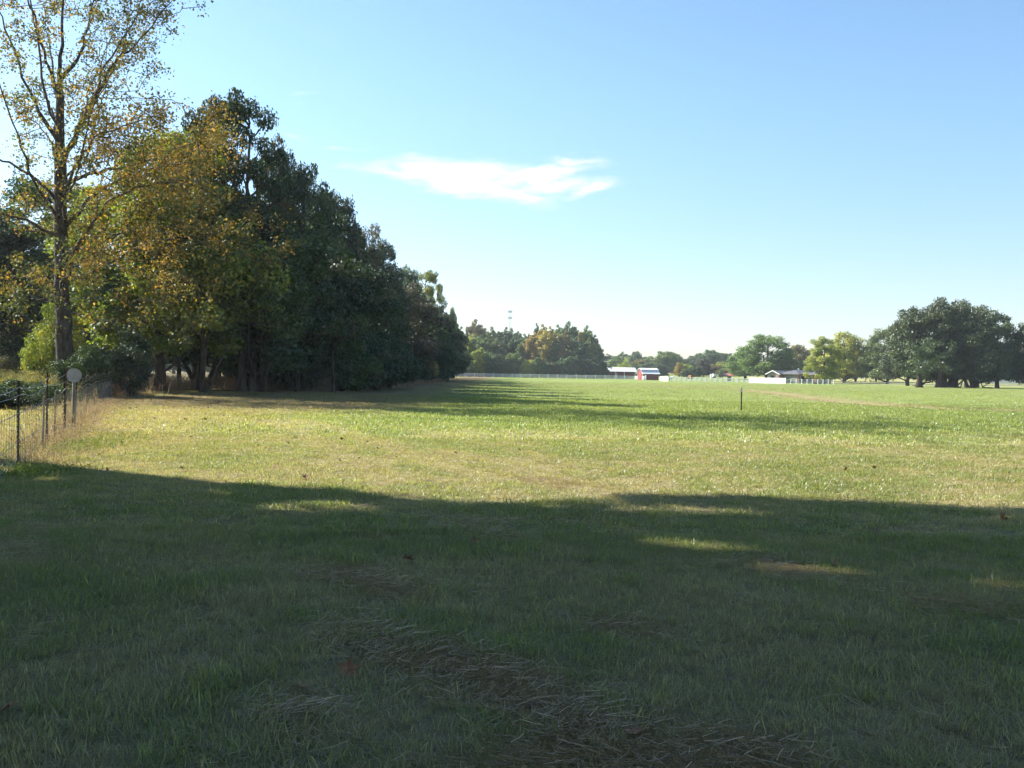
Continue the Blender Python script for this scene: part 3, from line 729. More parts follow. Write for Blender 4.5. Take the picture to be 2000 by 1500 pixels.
for i, (x, y, H, R, w) in enumerate([(-16.8, 20.7, 26.5, 6.9, 'nearest the field'), (-22.0, 18.2, 24.5, 6.4, 'second from the field'), (-30.5, 19.5, 24, 7.0, 'third from the field'), (-20, 7.5, 25, 8.0, 'level with the foreground'),
                                   (-31, 8, 25, 8, 'farther left, level with the foreground'), (-12.5, 1.0, 24, 7.5, 'beside the camera'), (-24, -3, 25, 8, 'behind left of the camera'), (-40, 21, 24, 7.5, 'farthest left'), (-13.0, 11.0, 24.5, 6.5, 'close to the fence')]):
    kd = Kind(140 + i, 25, 8.0, 9.0, 0.42, 105, 1.8, 190, 0.42, prof_oak, minr=0.03, keep=shade_keep(x, y, R / 8.0, H / 25))
    put_tree(kd, x, y, H, R, 'oak_tree', 'oak2', 'tall oak left of the view shading the grass, ' + w, 'tall oaks left of the view', 'bark', rz=0.0)

# --- the wood across the field -------------------------------------------------
FW = 'trees of the wood across the field'
far = [  # px, top, width px, depth, form, leaf
    (886, 640, 26, 385, 'pine', 'fardark'), (899, 640, 22, 390, 'farA', 'fardark'), (913, 633, 14, 380, 'farB', 'fardark'), (929, 626, 34, 378, 'farA', 'rust'), (947, 643, 26, 385, 'farA', 'fardark'),
    (959, 640, 26, 390, 'farA', 'fargreen'), (974, 642, 20, 385, 'pine', 'fardark'), (986, 641, 24, 388, 'farA', 'fardark'), (1001, 643, 26, 390, 'farA', 'fardark'), (1015, 649, 22, 385, 'farA', 'fardark'),
    (1033, 648, 12, 390, 'farB', 'fardark'), (1025, 654, 22, 380, 'farA', 'fardark'), (1049, 634, 16, 375, 'farA', 'fardark'), (1062, 636, 30, 372, 'farA', 'orange'), (1078, 640, 26, 370, 'farA', 'orange'), (1092, 637, 28, 378, 'farA', 'fargreen'),
    (1112, 630, 34, 372, 'farA', 'fardark'), (1134, 643, 20, 366, 'farB', 'orange'), (1146, 638, 26, 372, 'farA', 'fargreen'), (1158, 656, 26, 372, 'farA', 'fardark'), (1170, 684, 20, 372, 'farA', 'fardark'),
    (903, 658, 34, 365, 'farA', 'fargreen'), (921, 654, 28, 362, 'farA', 'farlime'), (938, 656, 30, 360, 'farA', 'fargreen'), (957, 654, 30, 364, 'farA', 'fargreen'), (972, 662, 26, 360, 'farA', 'fargreen'),
    (990, 660, 28, 364, 'farA', 'fardark'), (1009, 655, 28, 362, 'farA', 'fardark'), (1023, 664, 24, 358, 'farA', 'fargreen'), (1041, 652, 32, 356, 'farA', 'orange'), (1067, 646, 30, 352, 'farA', 'orange'), (1084, 662, 18, 350, 'farA', 'fargreen'),
    (1101, 648, 30, 354, 'farA', 'rust'), (1124, 660, 28, 356, 'farA', 'fardark'), (1148, 662, 28, 356, 'farA', 'fargreen'), (1163, 672, 22, 360, 'farA', 'fardark'), (1135, 672, 22, 350, 'farA', 'fardark'),
    (900, 688, 30, 350, 'farC', 'fardark'), (918, 690, 28, 348, 'farC', 'fargreen'), (936, 680, 26, 347, 'farA', 'farlime'), (953, 686, 28, 349, 'farC', 'fargreen'), (972, 690, 28, 346, 'farC', 'fardark'), (988, 694, 24, 346, 'farC', 'fargreen'),
    (1006, 688, 30, 346, 'farC', 'fargreen'), (1029, 702, 22, 344, 'farC', 'farlime'), (1050, 696, 26, 344, 'farB', 'fargreen'), (1066, 706, 22, 344, 'farC', 'fardark'), (1082, 706, 18, 344, 'farC', 'olive'), (1100, 698, 26, 345, 'farC', 'fardark'),
    (1120, 694, 28, 345, 'farC', 'fardark'), (1142, 700, 28, 346, 'farC', 'fardark'), (1160, 698, 28, 347, 'farC', 'fardark'), (1178, 706, 22, 347, 'farC', 'fardark'),
]
bk_ = 'distant trees behind the barns and the house'
back = [
    (1190, 692, 24, 560, 'farA', 'fardark'), (1203, 694, 30, 550, 'farC', 'fargreen'), (1217, 688, 22, 560, 'farA', 'fardark'), (1229, 696, 30, 545, 'farC', 'farlime'), (1242, 685, 26, 540, 'farC', 'fardark'), (1262, 696, 30, 550, 'farC', 'fardark'),
    (1276, 702, 26, 545, 'farC', 'fardark'), (1299, 685, 46, 500, 'farC', 'fargreen'), (1318, 692, 34, 520, 'farC', 'fargreen'), (1338, 700, 30, 540, 'farC', 'fardark'), (1353, 694, 30, 550, 'farC', 'fardark'), (1368, 689, 28, 540, 'farC', 'fardark'),
    (1388, 682, 34, 520, 'farC', 'fardark'), (1406, 688, 28, 540, 'farC', 'fargreen'), (1420, 689, 30, 530, 'farC', 'fardark'), (1436, 694, 30, 540, 'farC', 'fardark'), (1455, 700, 34, 540, 'farC', 'fargreen'),
    (1196, 712, 34, 470, 'farC', 'fardark'), (1216, 710, 34, 460, 'farC', 'farlime'), (1236, 708, 30, 462, 'farC', 'fargreen'), (1249, 700, 28, 465, 'farC', 'rust'), (1270, 708, 34, 455, 'farC', 'fardark'), (1290, 712, 28, 450, 'farC', 'fardark'),
    (1327, 706, 24, 410, 'farB', 'orange'), (1340, 710, 30, 415, 'farC', 'farlime'), (1341, 721, 16, 395, 'farC', 'fardark'), (1357, 714, 24, 395, 'farC', 'fardark'), (1374, 700, 24, 400, 'farA', 'olive'), (1391, 712, 26, 420, 'farC', 'rust'),
    (1409, 706, 30, 430, 'farC', 'farlime'), (1424, 710, 34, 425, 'farC', 'fargreen'), (1441, 706, 34, 420, 'farC', 'farlime'), (1416, 722, 26, 405, 'farC', 'rust'),
    (1560, 672, 44, 372, 'farC', 'rust'), (1549, 690, 40, 380, 'farC', 'fardark'), (1578, 694, 40, 376, 'farC', 'fargreen'), (1525, 700, 40, 380, 'farC', 'fardark'), (1600, 700, 44, 400, 'farC', 'fardark'), (1630, 700, 50, 420, 'farC', 'fardark'), (1665, 704, 44, 430, 'farC', 'fardark'), (1698, 700, 50, 420, 'farC', 'fardark'),
    (1730, 706, 50, 440, 'farC', 'fardark'), (1765, 700, 60, 440, 'farC', 'fardark'), (1805, 706, 60, 450, 'farC', 'fargreen'), (1850, 706, 60, 450, 'farC', 'fardark'), (1985, 690, 60, 440, 'farC', 'fardark'), (2040, 700, 70, 440, 'farC', 'fargreen'),
]
FN = dict(fardark=('dark green', 'oak_tree'), fargreen=('mid green', 'poplar_tree'), farlime=('yellow green', 'poplar_tree'), orange=('orange', 'poplar_tree'), rust=('rusty brown', 'oak_tree'), olive=('grey olive', 'oak_tree'))
for lst, grp, where in ((far, FW, 'in the far wood'), (back, bk_, 'in the distance behind the barns')):
    order = sorted(range(len(lst)), key=lambda i: lst[i][0]); cnt = {}
    lab = {}
    for i in order:
        m = lst[i][5]; c = cnt.get(m, 0); cnt[m] = c + 1; lab[i] = c
    for i, (px, top, w, d, k, m) in enumerate(lst):
        w_ = w * 1.4
        put_px(K[k], px, top, w_, d, FN[m][1], m, ('%s tree %s, %s of that colour from the left' % (FN[m][0], where, nth(lab[i]))) if cnt[m] > 1 else 'only %s tree %s' % (FN[m][0], where), grp)
# low growth closing the foot of the far wood
for i in range(24):
    px = 892 + i * 12.3; d = 350 + 6 * rng.random() + (60 if px > 1178 else 0)
    put_px(K['farC'], px, 716 + 5 * rng.random(), 22, d, 'shrub', ('fardark', 'fargreen', 'fardark')[i % 3], 'low green bush behind the long white fence, %s from the left' % nth(i), 'bushes behind the white fence', cat='shrub')
for (px, top, w, d, m, lb) in [(1424, 733.5, 10, 300, 'fardark', 'small round dark bush before the low red roof'), (1408, 722, 9, 370, 'fargreen', 'slim green bush left of the low red roof')]:
    put_px(K['farC'], px, top, w, d, 'shrub', m, lb, None, cat='shrub')

# --- yard trees and the oaks on the right --------------------------------------
yard = [
    (1500, 655, 104, 330, 'field', 'fargreen', 'maple_tree', 'round green tree left of the brick house'),
    (1456, 680, 62, 345, 'fieldB', 'fargreen', 'maple_tree', 'smaller green tree leaning out left of the round green tree'),
    (1611, 661, 68, 249, 'fieldB', 'farlime', 'maple_tree', 'yellow green tree over the right end of the house, left crown'),
    (1650, 650, 84, 300, 'field', 'yellow', 'maple_tree', 'brightest yellow topped tree right of the house'),
    (1672, 676, 50, 318, 'fieldB', 'fardark', 'maple_tree', 'dark green tree behind the right flank of the yellow tree'),
    (1735, 640, 96, 292, 'field', 'fargreen', 'oak_tree', 'green oak at the left of the oak group, standing behind the rail'),
    (1712, 668, 50, 330, 'fieldB', 'fardark', 'oak_tree', 'small dark oak peeping out left of the oak group'),
    (1775, 612, 84, 232, 'fieldB', 'fieldoak', 'oak_tree', 'dark oak between the left oak and the tall middle oaks'),
    (1800, 602, 96, 202, 'field', 'fieldoak', 'oak_tree', 'oak with a single thick trunk, leftmost of the three trunks on the field'),
    (1838, 590, 104, 200, 'fieldB', 'fieldoak', 'oak_tree', 'tall oak in the middle of the group, topmost crown'),
    (1872, 588, 92, 203, 'field', 'fieldoak', 'oak_tree', 'tall oak right of the middle one with joined trunks'),
    (1905, 598, 110, 198, 'field', 'fieldoak', 'oak_tree', 'oak on three slanting stems at the right of the group'),
    (1950, 612, 100, 206, 'fieldB', 'fieldoak', 'oak_tree', 'dark oak with a thin drooping top near the right edge'),
    (2012, 632, 96, 204, 'field', 'fieldoak', 'oak_tree', 'dark oak cut by the right edge of the picture'),
]
for (px, top, w, d, k, m, nm, lb) in yard:
    put_px(K[k], px, top, w * 1.12, d, nm, m, lb, 'yard trees and oaks on the right', 'bark_dark')
# the stems of the oak group seen under the crowns
for j, (px, w, lean, lb) in enumerate([(1795, 9, 0, 'thick single stem'), (1833, 9, .3, 'left stem of the middle clump'), (1846, 8, -.2, 'central stem of the middle clump'), (1857, 11, .2, 'broad right stem of the middle clump'),
                                       (1889, 6, -.9, 'left slanting stem'), (1897, 5, .1, 'thin upright stem'), (1904, 8, .9, 'right slanting stem')]):
    p = gpt(px, 757); sk = Skel(np.random.default_rng(60 + j)); r = w / F * p.y / 2
    sk.chain([(0, 0, -.2), (lean * .4, 0, 1.2), (lean, 0, 3.0), (lean * 1.4, .3, 6)], -1, r, r * .6, sub=3, jit=.04)
    for q in range(8):
        a = q * .8; sk.attach(np.array([lean * 1.4 + 2 * math.cos(a), 2 * math.sin(a), 6.5 + rng.random() * 2.5]), r=.06, slope=.2)
    t = empty('oak_tree', (p.x, p.y, 0), label=lb + ' in the oak group on the right', cat='tree', group='stems of the oak group')
    link('trunk', sk.mesh('trunk', M['bark_dark'], flare=1.9), t)
    tips = np.array([q for q in sk.p if q[2] > 5.6] + [(lean + rng.normal(0, 1.5), rng.normal(-.6, 1.2), 2.9 + 3 * rng.random()) for q in range(16)])
    link('crown', leaves('crown', tips, np.full(len(tips), 1.0), 60, .34, rng, M['fieldoak']), t)

# ------------------------------------------------------------------ buildings
def siding(name, col, vert=True, freq=5.0, depth=0.5, rough=0.6):
    m, n = new_mat(name)
    o = n.nodes.new('ShaderNodeOutputMaterial'); p = n.nodes.new('ShaderNodeBsdfPrincipled'); n.links.new(p.outputs[0], o.inputs[0])
    t = n.nodes.new('ShaderNodeTexCoord'); w = n.nodes.new('ShaderNodeTexWave'); w.bands_direction = 'X' if vert else 'Z'
    w.inputs['Scale'].default_value = freq; w.inputs['Distortion'].default_value = 0.3; n.links.new(t.outputs['Object'], w.inputs[0])
    ns = n.nodes.new('ShaderNodeTexNoise'); ns.inputs['Scale'].default_value = 1.6; ns.inputs['Detail'].default_value = 6; n.links.new(t.outputs['Object'], ns.inputs[0])
    h = n.nodes.new('ShaderNodeHueSaturation'); h.inputs['Color'].default_value = (*col, 1)
    n.links.new(mathn(n, 'ADD', mathn(n, 'MULTIPLY', w.outputs[1], depth * .3), mathn(n, 'ADD', mathn(n, 'MULTIPLY', ns.outputs[0], .5), .68)), h.inputs['Value'])
    n.links.new(h.outputs[0], p.inputs['Base Color']); p.inputs['Roughness'].default_value = rough
    b = n.nodes.new('ShaderNodeBump'); b.inputs['Strength'].default_value = .5; b.inputs['Distance'].default_value = .03
    n.links.new(w.outputs[1], b.inputs['Height']); n.links.new(b.outputs[0], p.inputs['Normal'])
    return m


def brickmat(name, c1, c2):
    m, n = new_mat(name)
    o = n.nodes.new('ShaderNodeOutputMaterial'); p = n.nodes.new('ShaderNodeBsdfPrincipled'); n.links.new(p.outputs[0], o.inputs[0])
    t = n.nodes.new('ShaderNodeTexCoord'); s_ = n.nodes.new('ShaderNodeSeparateXYZ'); c = n.nodes.new('ShaderNodeCombineXYZ')
    n.links.new(t.outputs['Object'], s_.inputs[0]); n.links.new(mathn(n, 'ADD', s_.outputs[0], s_.outputs[1]), c.inputs[0]); n.links.new(s_.outputs[2], c.inputs[1])
    b = n.nodes.new('ShaderNodeTexBrick'); b.inputs['Scale'].default_value = 4; b.inputs['Color1'].default_value = (*c1, 1); b.inputs['Color2'].default_value = (*c2, 1)
    b.inputs['Mortar'].default_value = (.36, .33, .3, 1); b.inputs['Mortar Size'].default_value = .012
    n.links.new(c.outputs[0], b.inputs[0]); n.links.new(b.outputs[0], p.inputs['Base Color']); p.inputs['Roughness'].default_value = .9
    return m


M.update(
    red=M['red'],
    barnred=siding('barn_red_boards', (0.235, 0.05, 0.05), freq=8), white=simple('white_paint', (0.80, 0.80, 0.78), rough=0.5, noise=0.08),
    tin=siding('white_metal_roof', (0.82, 0.84, 0.86), freq=4, depth=.25, rough=.6), greytin=siding('grey_metal_roof', (0.58, 0.59, 0.61), freq=5, depth=.5, rough=.65),
    shingle=simple('grey_shingles', (0.115, 0.12, 0.14), rough=.9, scale=12, noise=.35, bump=.4), brick=brickmat('red_brick', (0.30, 0.115, 0.09), (0.22, 0.08, 0.065)),
    tan=siding('tan_siding', (0.25, 0.225, 0.185), vert=False, freq=12, depth=.3), dark=simple('dark_parts_and_shade', (0.02, 0.018, 0.018), rough=.9), glass=simple('window_glass', (0.03, 0.04, 0.05), rough=.08, spec=.8),
    salmon=siding('salmon_metal_roof', (0.50, 0.16, 0.12), freq=4, depth=.3, rough=.5), rust=M['rust'],
    rustmetal=simple('rusty_steel', (0.070, 0.040, 0.026), rough=.8, scale=30, col2=(0.025, 0.018, 0.014), spec=.3), greenmetal=simple('dark_green_steel', (0.030, 0.036, 0.018), rough=.7, scale=12, col2=(0.10, 0.055, 0.03)),
    wire=simple('galvanised_wire', (0.30, 0.31, 0.32), rough=.45, metal=.3, noise=.3, scale=20), wood=simple('weathered_wood', (0.26, 0.235, 0.19), rough=.95, scale=9, stretch=(1, 1, .2), bump=.5, noise=.5),
    paleflat=simple('pale_plate', (0.34, 0.33, 0.335), rough=.6, noise=.35, scale=4), greymetal=simple('tower_steel', (0.42, 0.45, 0.48), rough=.5), hay=simple('baled_hay', (0.34, 0.17, 0.07), rough=1, scale=14, noise=.5, bump=1),
    tank=simple('tank_paint', (0.80, 0.80, 0.79), rough=.35, noise=.05), tarp=simple('white_tarp', (0.74, 0.75, 0.76), rough=.6, noise=.25, scale=2),
)


def px_place(px, d): p = at(px, 750, d); return p.x, d, z0(p.x, d)


# run-in shed barn (long, white roof)
x, y, z = px_place(1187, 392)
b = empty('red_barn', (x, y, z), math.radians(8), label='long red run-in barn with white metal roof, left of the two barns', cat='barn')
W_, Dp, He, Hr = 11.2, 6.0, 2.75, 4.25
m = MB(); m.box(0, W_, Dp - .15, Dp, 0, He); m.box(0, .15, 0, Dp - .15, 0, He); m.box(W_ - .15, W_, 2.6, Dp - .15, 0, He)
m.prism([(0, He), (Dp, He), (Dp / 2, Hr - .1)], 'x', 0, .15); m.prism([(0, He), (Dp, He), (Dp / 2, Hr - .1)], 'x', W_ - .15, W_); m.build('wall', M['barnred'], b)
m = MB(); m.box(.16, W_ - .16, 2.6, 2.7, .9, He - .02); m.build('partition', M['barnred'], b)
m = MB(); m.box(.16, W_ - .16, 2.72, 2.8, 0, .9); m.build('bay_shade_sheet', M['dark'], b)  # near-black sheet standing in for the shade inside the open bay
for s_ in (0, 1):
    m = MB()
    e = [(-.5, He - .06), (Dp / 2, Hr), (Dp / 2, Hr + .12), (-.5, He + .06)] if s_ == 0 else [(Dp + .5, He - .06), (Dp + .5, He + .06), (Dp / 2, Hr + .12), (Dp / 2, Hr)]
    m.prism(e, 'x', -.5, W_ + .5); m.build('roof', M['tin'], b)
for xx in (.1, 3.0, 6.6, W_ - .15):
    m = MB(); m.box(xx - .09, xx + .09, -.12, .06, 0, He - .05); m.build('post', M['white'], b)
m = MB(); m.box(-.05, -.01, .02, 1.5, .2, 2.5); m.build('door', M['white'], b)
m = MB(); m.box(3.35, 3.75, -.02, .05, .02, 1.3); m.box(3.45, 3.65, -.02, .05, 1.3, 2.2); m.build('gate_panel', M['white'], b)

# gambrel barn
x, y, z = px_place(1254.5, 306)
b = empty('red_barn', (x, y, z), math.radians(14), label='red gambrel barn with grey and white roof, right of the long barn', cat='barn')
W_, Dp, He, Hm, Hr = 5.3, 4.2, 1.95, 3.15, 3.6
m = MB(); m.box(0, W_, 0, Dp, 0, He); m.prism([(0, He), (Dp, He), (Dp - .85, Hm), (Dp / 2, Hr), (.85, Hm)], 'x', 0, .12)
m.prism([(0, He), (Dp, He), (Dp - .85, Hm), (Dp / 2, Hr), (.85, Hm)], 'x', W_ - .12, W_); m.build('wall', M['barnred'], b)
for s_ in (1, -1):
    def yy(v): return v if s_ == 1 else Dp - v
    m = MB(); m.prism([(yy(.75), Hm), (yy(Dp / 2), Hr), (yy(Dp / 2), Hr + .1), (yy(.72), Hm + .1)], 'x', -.25, W_ + .25); m.build('upper_roof', M['tin'], b)
    m = MB(); m.prism([(yy(.02), He + .35), (yy(.74), Hm), (yy(.70), Hm + .09), (yy(-.06), He + .38)], 'x', -.25, W_ + .25); m.build('lower_roof', M['greytin'], b)
    m = MB(); m.prism([(yy(-.75), He - .12), (yy(.0), He + .34), (yy(-.03), He + .44), (yy(-.78), He - .02)], 'x', -.28, W_ + .28); m.build('eave', M['tin'], b)
m = MB(); m.box(-.05, -.01, 1.3, 2.7, .05, 1.7); m.box(-.08, -.05, 1.95, 2.05, .05, 1.7); m.build('door', M['barnred'], b)
m = MB(); m.box(-.04, .08, -.06, -.01, 0, He); m.build('corner_board', M['white'], b)
m = MB(); m.box(.6, .98, -.9, -.6, 0, 1.5); o = m.build('white_cabinet', M['white']); o.location = b.location; o.rotation_euler = b.rotation_euler
tag(o, 'narrow white box standing against the front of the gambrel barn', 'box')

# house
x, y, z = px_place(1499, 268)
hs_ = empty('brick_house', (x, y, z), math.radians(40), label='low brick ranch house with grey shingle roof and stepped wings', cat='house')
# local: x = u (away right), y = -v (towards right front)
def blk(name, u0, u1, v0, v1, h, mat): m = MB(); m.box(u0, u1, -v1, -v0, 0, h); return m.build(name, mat, hs_)
blk('wall', 0, 14, 0, 3.6, 2.35, M['tan']); blk('wall', 2.1, 11, 3.603, 8.3, 2.35, M['tan']); blk('brick_wall', 5.0, 12, 8.303, 11.7, 2.25, M['brick'])
blk('brick_wall', 2.12, 4.96, 8.303, 8.36, 2.33, M['brick']); blk('brick_wall', .05, 2.08, 3.603, 3.66, 2.33, M['brick'])
blk('corner_pier', -.05, -.004, 3.0, 3.6, 2.33, M['brick']); blk('corner_pier', 2.05, 2.096, 7.9, 8.3, 2.33, M['brick'])
m = MB(); m.prism([(-3.6, 2.35), (0, 2.35), (-1.8, 3.2)], 'x', 0.0, .1); m.build('gable', M['tan'], hs_)
for s_ in (1, -1):
    def vv(v): return -1.8 + s_ * v
    m = MB(); m.prism([(vv(2.3), 2.2), (vv(0), 3.22), (vv(0), 3.34), (vv(2.3), 2.32)], 'x', -.4, 14.3); m.build('roof', M['shingle'], hs_)
    m = MB(); m.prism([(vv(2.33), 2.12), (vv(0), 3.14), (vv(0), 3.38), (vv(2.33), 2.36)], 'x', -.47, -.403); m.build('barge_board', M['white'], hs_)
def hip(name, u0, u1, v0, v1, z1, z2, ins, ridge_u=True):
    m = MB(); A, B, C, D_ = (u0, -v1, z1), (u1, -v1, z1), (u1, -v0, z1), (u0, -v0, z1)
    um, vm = (u0 + u1) / 2, -(v0 + v1) / 2
    E, G = ((u0 + ins, vm, z2), (u1 - ins, vm, z2)) if ridge_u else ((um, -v1 + ins, z2), (um, -v0 - ins, z2))
    if ridge_u: m.v = [A, B, C, D_, E, G]; m.f = [(0, 1, 5, 4), (1, 2, 5), (2, 3, 4, 5), (3, 0, 4), (3, 2, 1, 0)]
    else: m.v = [A, B, C, D_, E, G]; m.f = [(0, 1, 4), (1, 2, 5, 4), (2, 3, 5), (3, 0, 4, 5), (3, 2, 1, 0)]
    o = m.build(name, M['shingle'], hs_)
    f = MB(); f.box(u0 - .02, u1 + .02, -v1 - .02, -v0 + .02, z1 - .10, z1 - .003); f.build('fascia', M['tan'], hs_)
    return o
hip('roof', 1.5, 11.4, 1.9, 8.8, 2.46, 3.55, 3.3); hip('roof', 4.5, 12.5, 8.0, 12.2, 2.36, 3.15, 2.0)
for (u, v0, v1, z1, z2) in [(2.1, 4.2, 5.7, .3, 2.0), (2.1, 6.1, 7.6, .3, 2.0), (0, 1.1, 2.3, .9, 1.9), (5.0, 9.5, 10.4, .9, 1.9)]:
    m = MB(); m.box(u - .06, u - .003, -v1 - .06, -v0 + .06, z1 - .06, z2 + .06); f = m.build('window', M['wood'], hs_)
    m = MB(); m.box(u - .075, u - .062, -v1, -v0, z1, z2); m.build('pane', M['glass'] if u == 5 or u == 0 else M['tan'], f)
for (v, u0, u1) in [(8.36, 2.9, 4.2), (11.7, 6.5, 7.8), (11.7, 9.3, 10.4)]:
    m = MB(); m.box(u0 - .06, u1 + .06, -v - .06, -v - .003, .84, 2.02); f = m.build('window', M['white'], hs_)
    m = MB(); m.box(u0, u1, -v - .075, -v - .062, .9, 1.96); m.build('pane', M['glass'], f)
m = MB(); m.box(6.0, 6.25, -5.6, -5.35, 3.3, 4.0); m.build('vent_pipe', M['greymetal'], hs_)

def small_building(name, px, d, w, dp, he, hr, rz, wall, roof, label, door=True, dz=0):
    x, y, z = px_place(px, d); b = empty(name, (x, y, z + dz), math.radians(rz), label=label, cat='shed')
    m = MB(); m.box(0, w, 0, dp, -.5, he); m.prism([(0, he), (dp, he), (dp / 2, hr - .05)], 'x', 0, .1); m.prism([(0, he), (dp, he), (dp / 2, hr - .05)], 'x', w - .1, w); m.build('wall', M[wall], b)
    for s_ in (1, -1):
        def q(v): return v if s_ == 1 else dp - v
        m = MB(); m.prism([(q(-.3), he - .08), (q(dp / 2), hr), (q(dp / 2), hr + .08), (q(-.3), he + .02)], 'x', -.25, w + .25); m.build('roof', M[roof], b)
    if door: m = MB(); m.box(w * .35, w * .6, -.05, -.003, .02, he * .85); m.build('door', M['dark'], b)
    return b
small_building('garden_shed', 1678, 375, 2.2, 2.0, 1.2, 1.75, 20, 'white', 'salmon', 'tiny white shed with red roof between the yellow tree and the oaks', dz=-.1)
small_building('low_shed', 1411, 395, 8.4, 5.0, .65, 1.45, -3, 'barnred', 'salmon', 'long low building with salmon red roof behind the white fence', False, dz=-.2)
small_building('grey_shed', 1457, 400, 3.6, 3.0, 1.5, 2.5, 12, 'tan', 'shingle', 'small grey roofed building beside the low red roof', dz=.2)
small_building('grey_shed', 1655, 395, 1.9, 2.0, .9, 1.3, 5, 'greytin', 'greytin', 'small plain grey building behind the yellow tree trunk', dz=0)

# propane tank by the trunk
x, y, z = px_place(1492, 300)
b = empty('propane_tank', (x, y, z), math.radians(6), label='white rounded gas tank behind the trunk left of the house', cat='tank')
m = MB()
prof = [(-1.35, .02), (-1.28, .22), (-1.1, .34), (-.8, .38), (.8, .38), (1.1, .34), (1.28, .22), (1.35, .02)]
for (a, r0), (c, r1) in zip(prof[:-1], prof[1:]): m.tube((a, 0, .75), (c, 0, .75), r0, r1, 14, False)
m.build('tank', M['tank'], b, smooth=True)
for xx in (-.8, .8): m = MB(); m.box(xx - .08, xx + .08, -.25, .25, 0, .44); m.build('leg', M['greymetal'], b)
m = MB(); m.tube((0, 0, 1.1), (0, 0, 1.28), .15, .12, 10); m.build('valve_cap', M['tank'], b)
# hay bale
x, y, z = px_place(1348, 345)
m = MB(); m.tube((-.45, .5, .72), (.45, -.5, .72), .72, .72, 24); o = m.build('hay_bale', M['hay'], None, (x, y, z), smooth=False)
tag(o, 'round orange brown hay bale behind the white rail fence', 'hay bale')
# white covered heap and open trailer
x, y, z = px_place(1306, 300)
b = empty('boat', (x, y, z), math.radians(-8), label='small white covered boat on a trailer right of the gambrel barn', cat='boat')
m = MB(); pts = [(-1.0, .35, .35), (-.6, .45, .42), (0, .5, .45), (.6, .42, .5), (1.2, .2, .75), (1.6, .02, .95)]
rings = []
for (xx, hw, kz) in pts:
    rings.append([(xx, -hw, kz + .45), (xx, -hw * .7, kz + .12), (xx, 0, kz - .05), (xx, hw * .7, kz + .12), (xx, hw, kz + .45), (xx, 0, kz + .62)])
for ra, rb in zip(rings[:-1], rings[1:]):
    for i in range(6): j = (i + 1) % 6; m.quad(ra[i], rb[i], rb[j], ra[j])
m.quad(*rings[0]); m.build('hull', M['tarp'], b)
m = MB(); m.box(-.8, .1, -.3, .3, .95, 1.25); m.build('cover', M['tarp'], b)
for s_ in (-1, 1): m = MB(); m.tube((0, s_ * .5, .22), (0, s_ * .6, .22), .22, .22, 14); m.build('wheel', M['dark'], b)
x, y, z = px_place(1392, 372)
b = empty('trailer', (x, y, z), math.radians(10), label='small white trailer with slanted end under the distant trees', cat='trailer')
m = MB(); m.prism([(0, .5), (1.3, .5), (2.0, 1.55), (0, 1.55)], 'y', -.8, .8); m.build('body', M['white'], b)
m = MB(); m.box(-.9, -.5, -.3, .3, .2, 1.5); m.build('hitch_box', M['white'], b)
m = MB(); m.box(-.9, 1.3, -.7, .7, .3, .48); m.build('chassis', M['dark'], b)
for s_ in (-1, 1): m = MB(); m.tube((.6, s_ * .82, .3), (.6, s_ * .95, .3), .3, .3, 14); m.build('wheel', M['dark'], b)

# cell tower
x, y, z = px_place(994, 760)
H_ = at(994, 606, 760).z
b = empty('cell_tower', (x, y, 0), 0, label='thin grey cell tower rising above the far wood', cat='tower')
m = MB(); m.tube((0, 0, 0), (0, 0, H_), .42, .24, 12); m.build('mast', M['greymetal'], b)
for zz in (H_ - 1.0, H_ - 5.8):
    m = MB(); m.tube((0, 0, zz - .15), (0, 0, zz + .15), 1.25, 1.25, 12); m.build('platform', M['greymetal'], b)
    for k in range(6):
        a = k * 2 * math.pi / 6 + .3; m = MB(); cx, cy = 1.5 * math.cos(a), 1.5 * math.sin(a); m.box(cx - .16, cx + .16, cy - .12, cy + .12, zz - 1.0, zz + 1.0); m.build('antenna', M['greymetal'], b)

# ------------------------------------------------------------------ white fences
unit = {}
def rail_fence(pts, spacing, h, rails, label, post_w=.13, solid=False, grey=False):
    P = [Vector((px_place(px, d))) for px, d in pts]
    root = empty('white_board_fence' if solid else 'white_rail_fence', P[0], 0, label=label, cat='fence')
    mat = M['greymetal'] if grey else M['white']
    key = (post_w, h, grey)
    if key not in unit:
        m = MB(); m.box(-post_w / 2, post_w / 2, -post_w / 2, post_w / 2, -.2, h); m.prism([(-post_w / 2 - .02, h), (post_w / 2 + .02, h), (0, h + .07)], 'x', -post_w / 2 - .02, post_w / 2 + .02)
        o = m.build('post', mat); unit[key] = o.data; bpy.data.objects.remove(o)
    for a, c in zip(P[:-1], P[1:]):
        L = (c - a).length; n_ = max(1, round(L / spacing)); ang = math.atan2(c.y - a.y, c.x - a.x); s_ = L / n_
        rk = (round(s_, 4), solid, grey, h)
        if rk not in unit:
            m = MB(); m.box(.04, s_ - .04, -.02, .02, -.07, .07); o = m.build('rail', mat); unit[rk] = o.data; bpy.data.objects.remove(o)
        for i in range(n_ + 1):
            q = a + (c - a) * i / n_; q.z = z0(q.x, q.y)
            o = link('post', unit[key], root, q - P[0]); o.rotation_euler = (0, 0, ang)
            if i < n_:
                q2 = a + (c - a) * (i + 1) / n_; q2.z = z0(q2.x, q2.y); sl_ = math.asin((q2.z - q.z) / s_)
                for zz in rails:
                    o = link('board' if solid else 'rail', unit[rk], root, q - P[0] + Vector((0, 0, zz))); o.rotation_euler = (0, -sl_, ang)
    return root

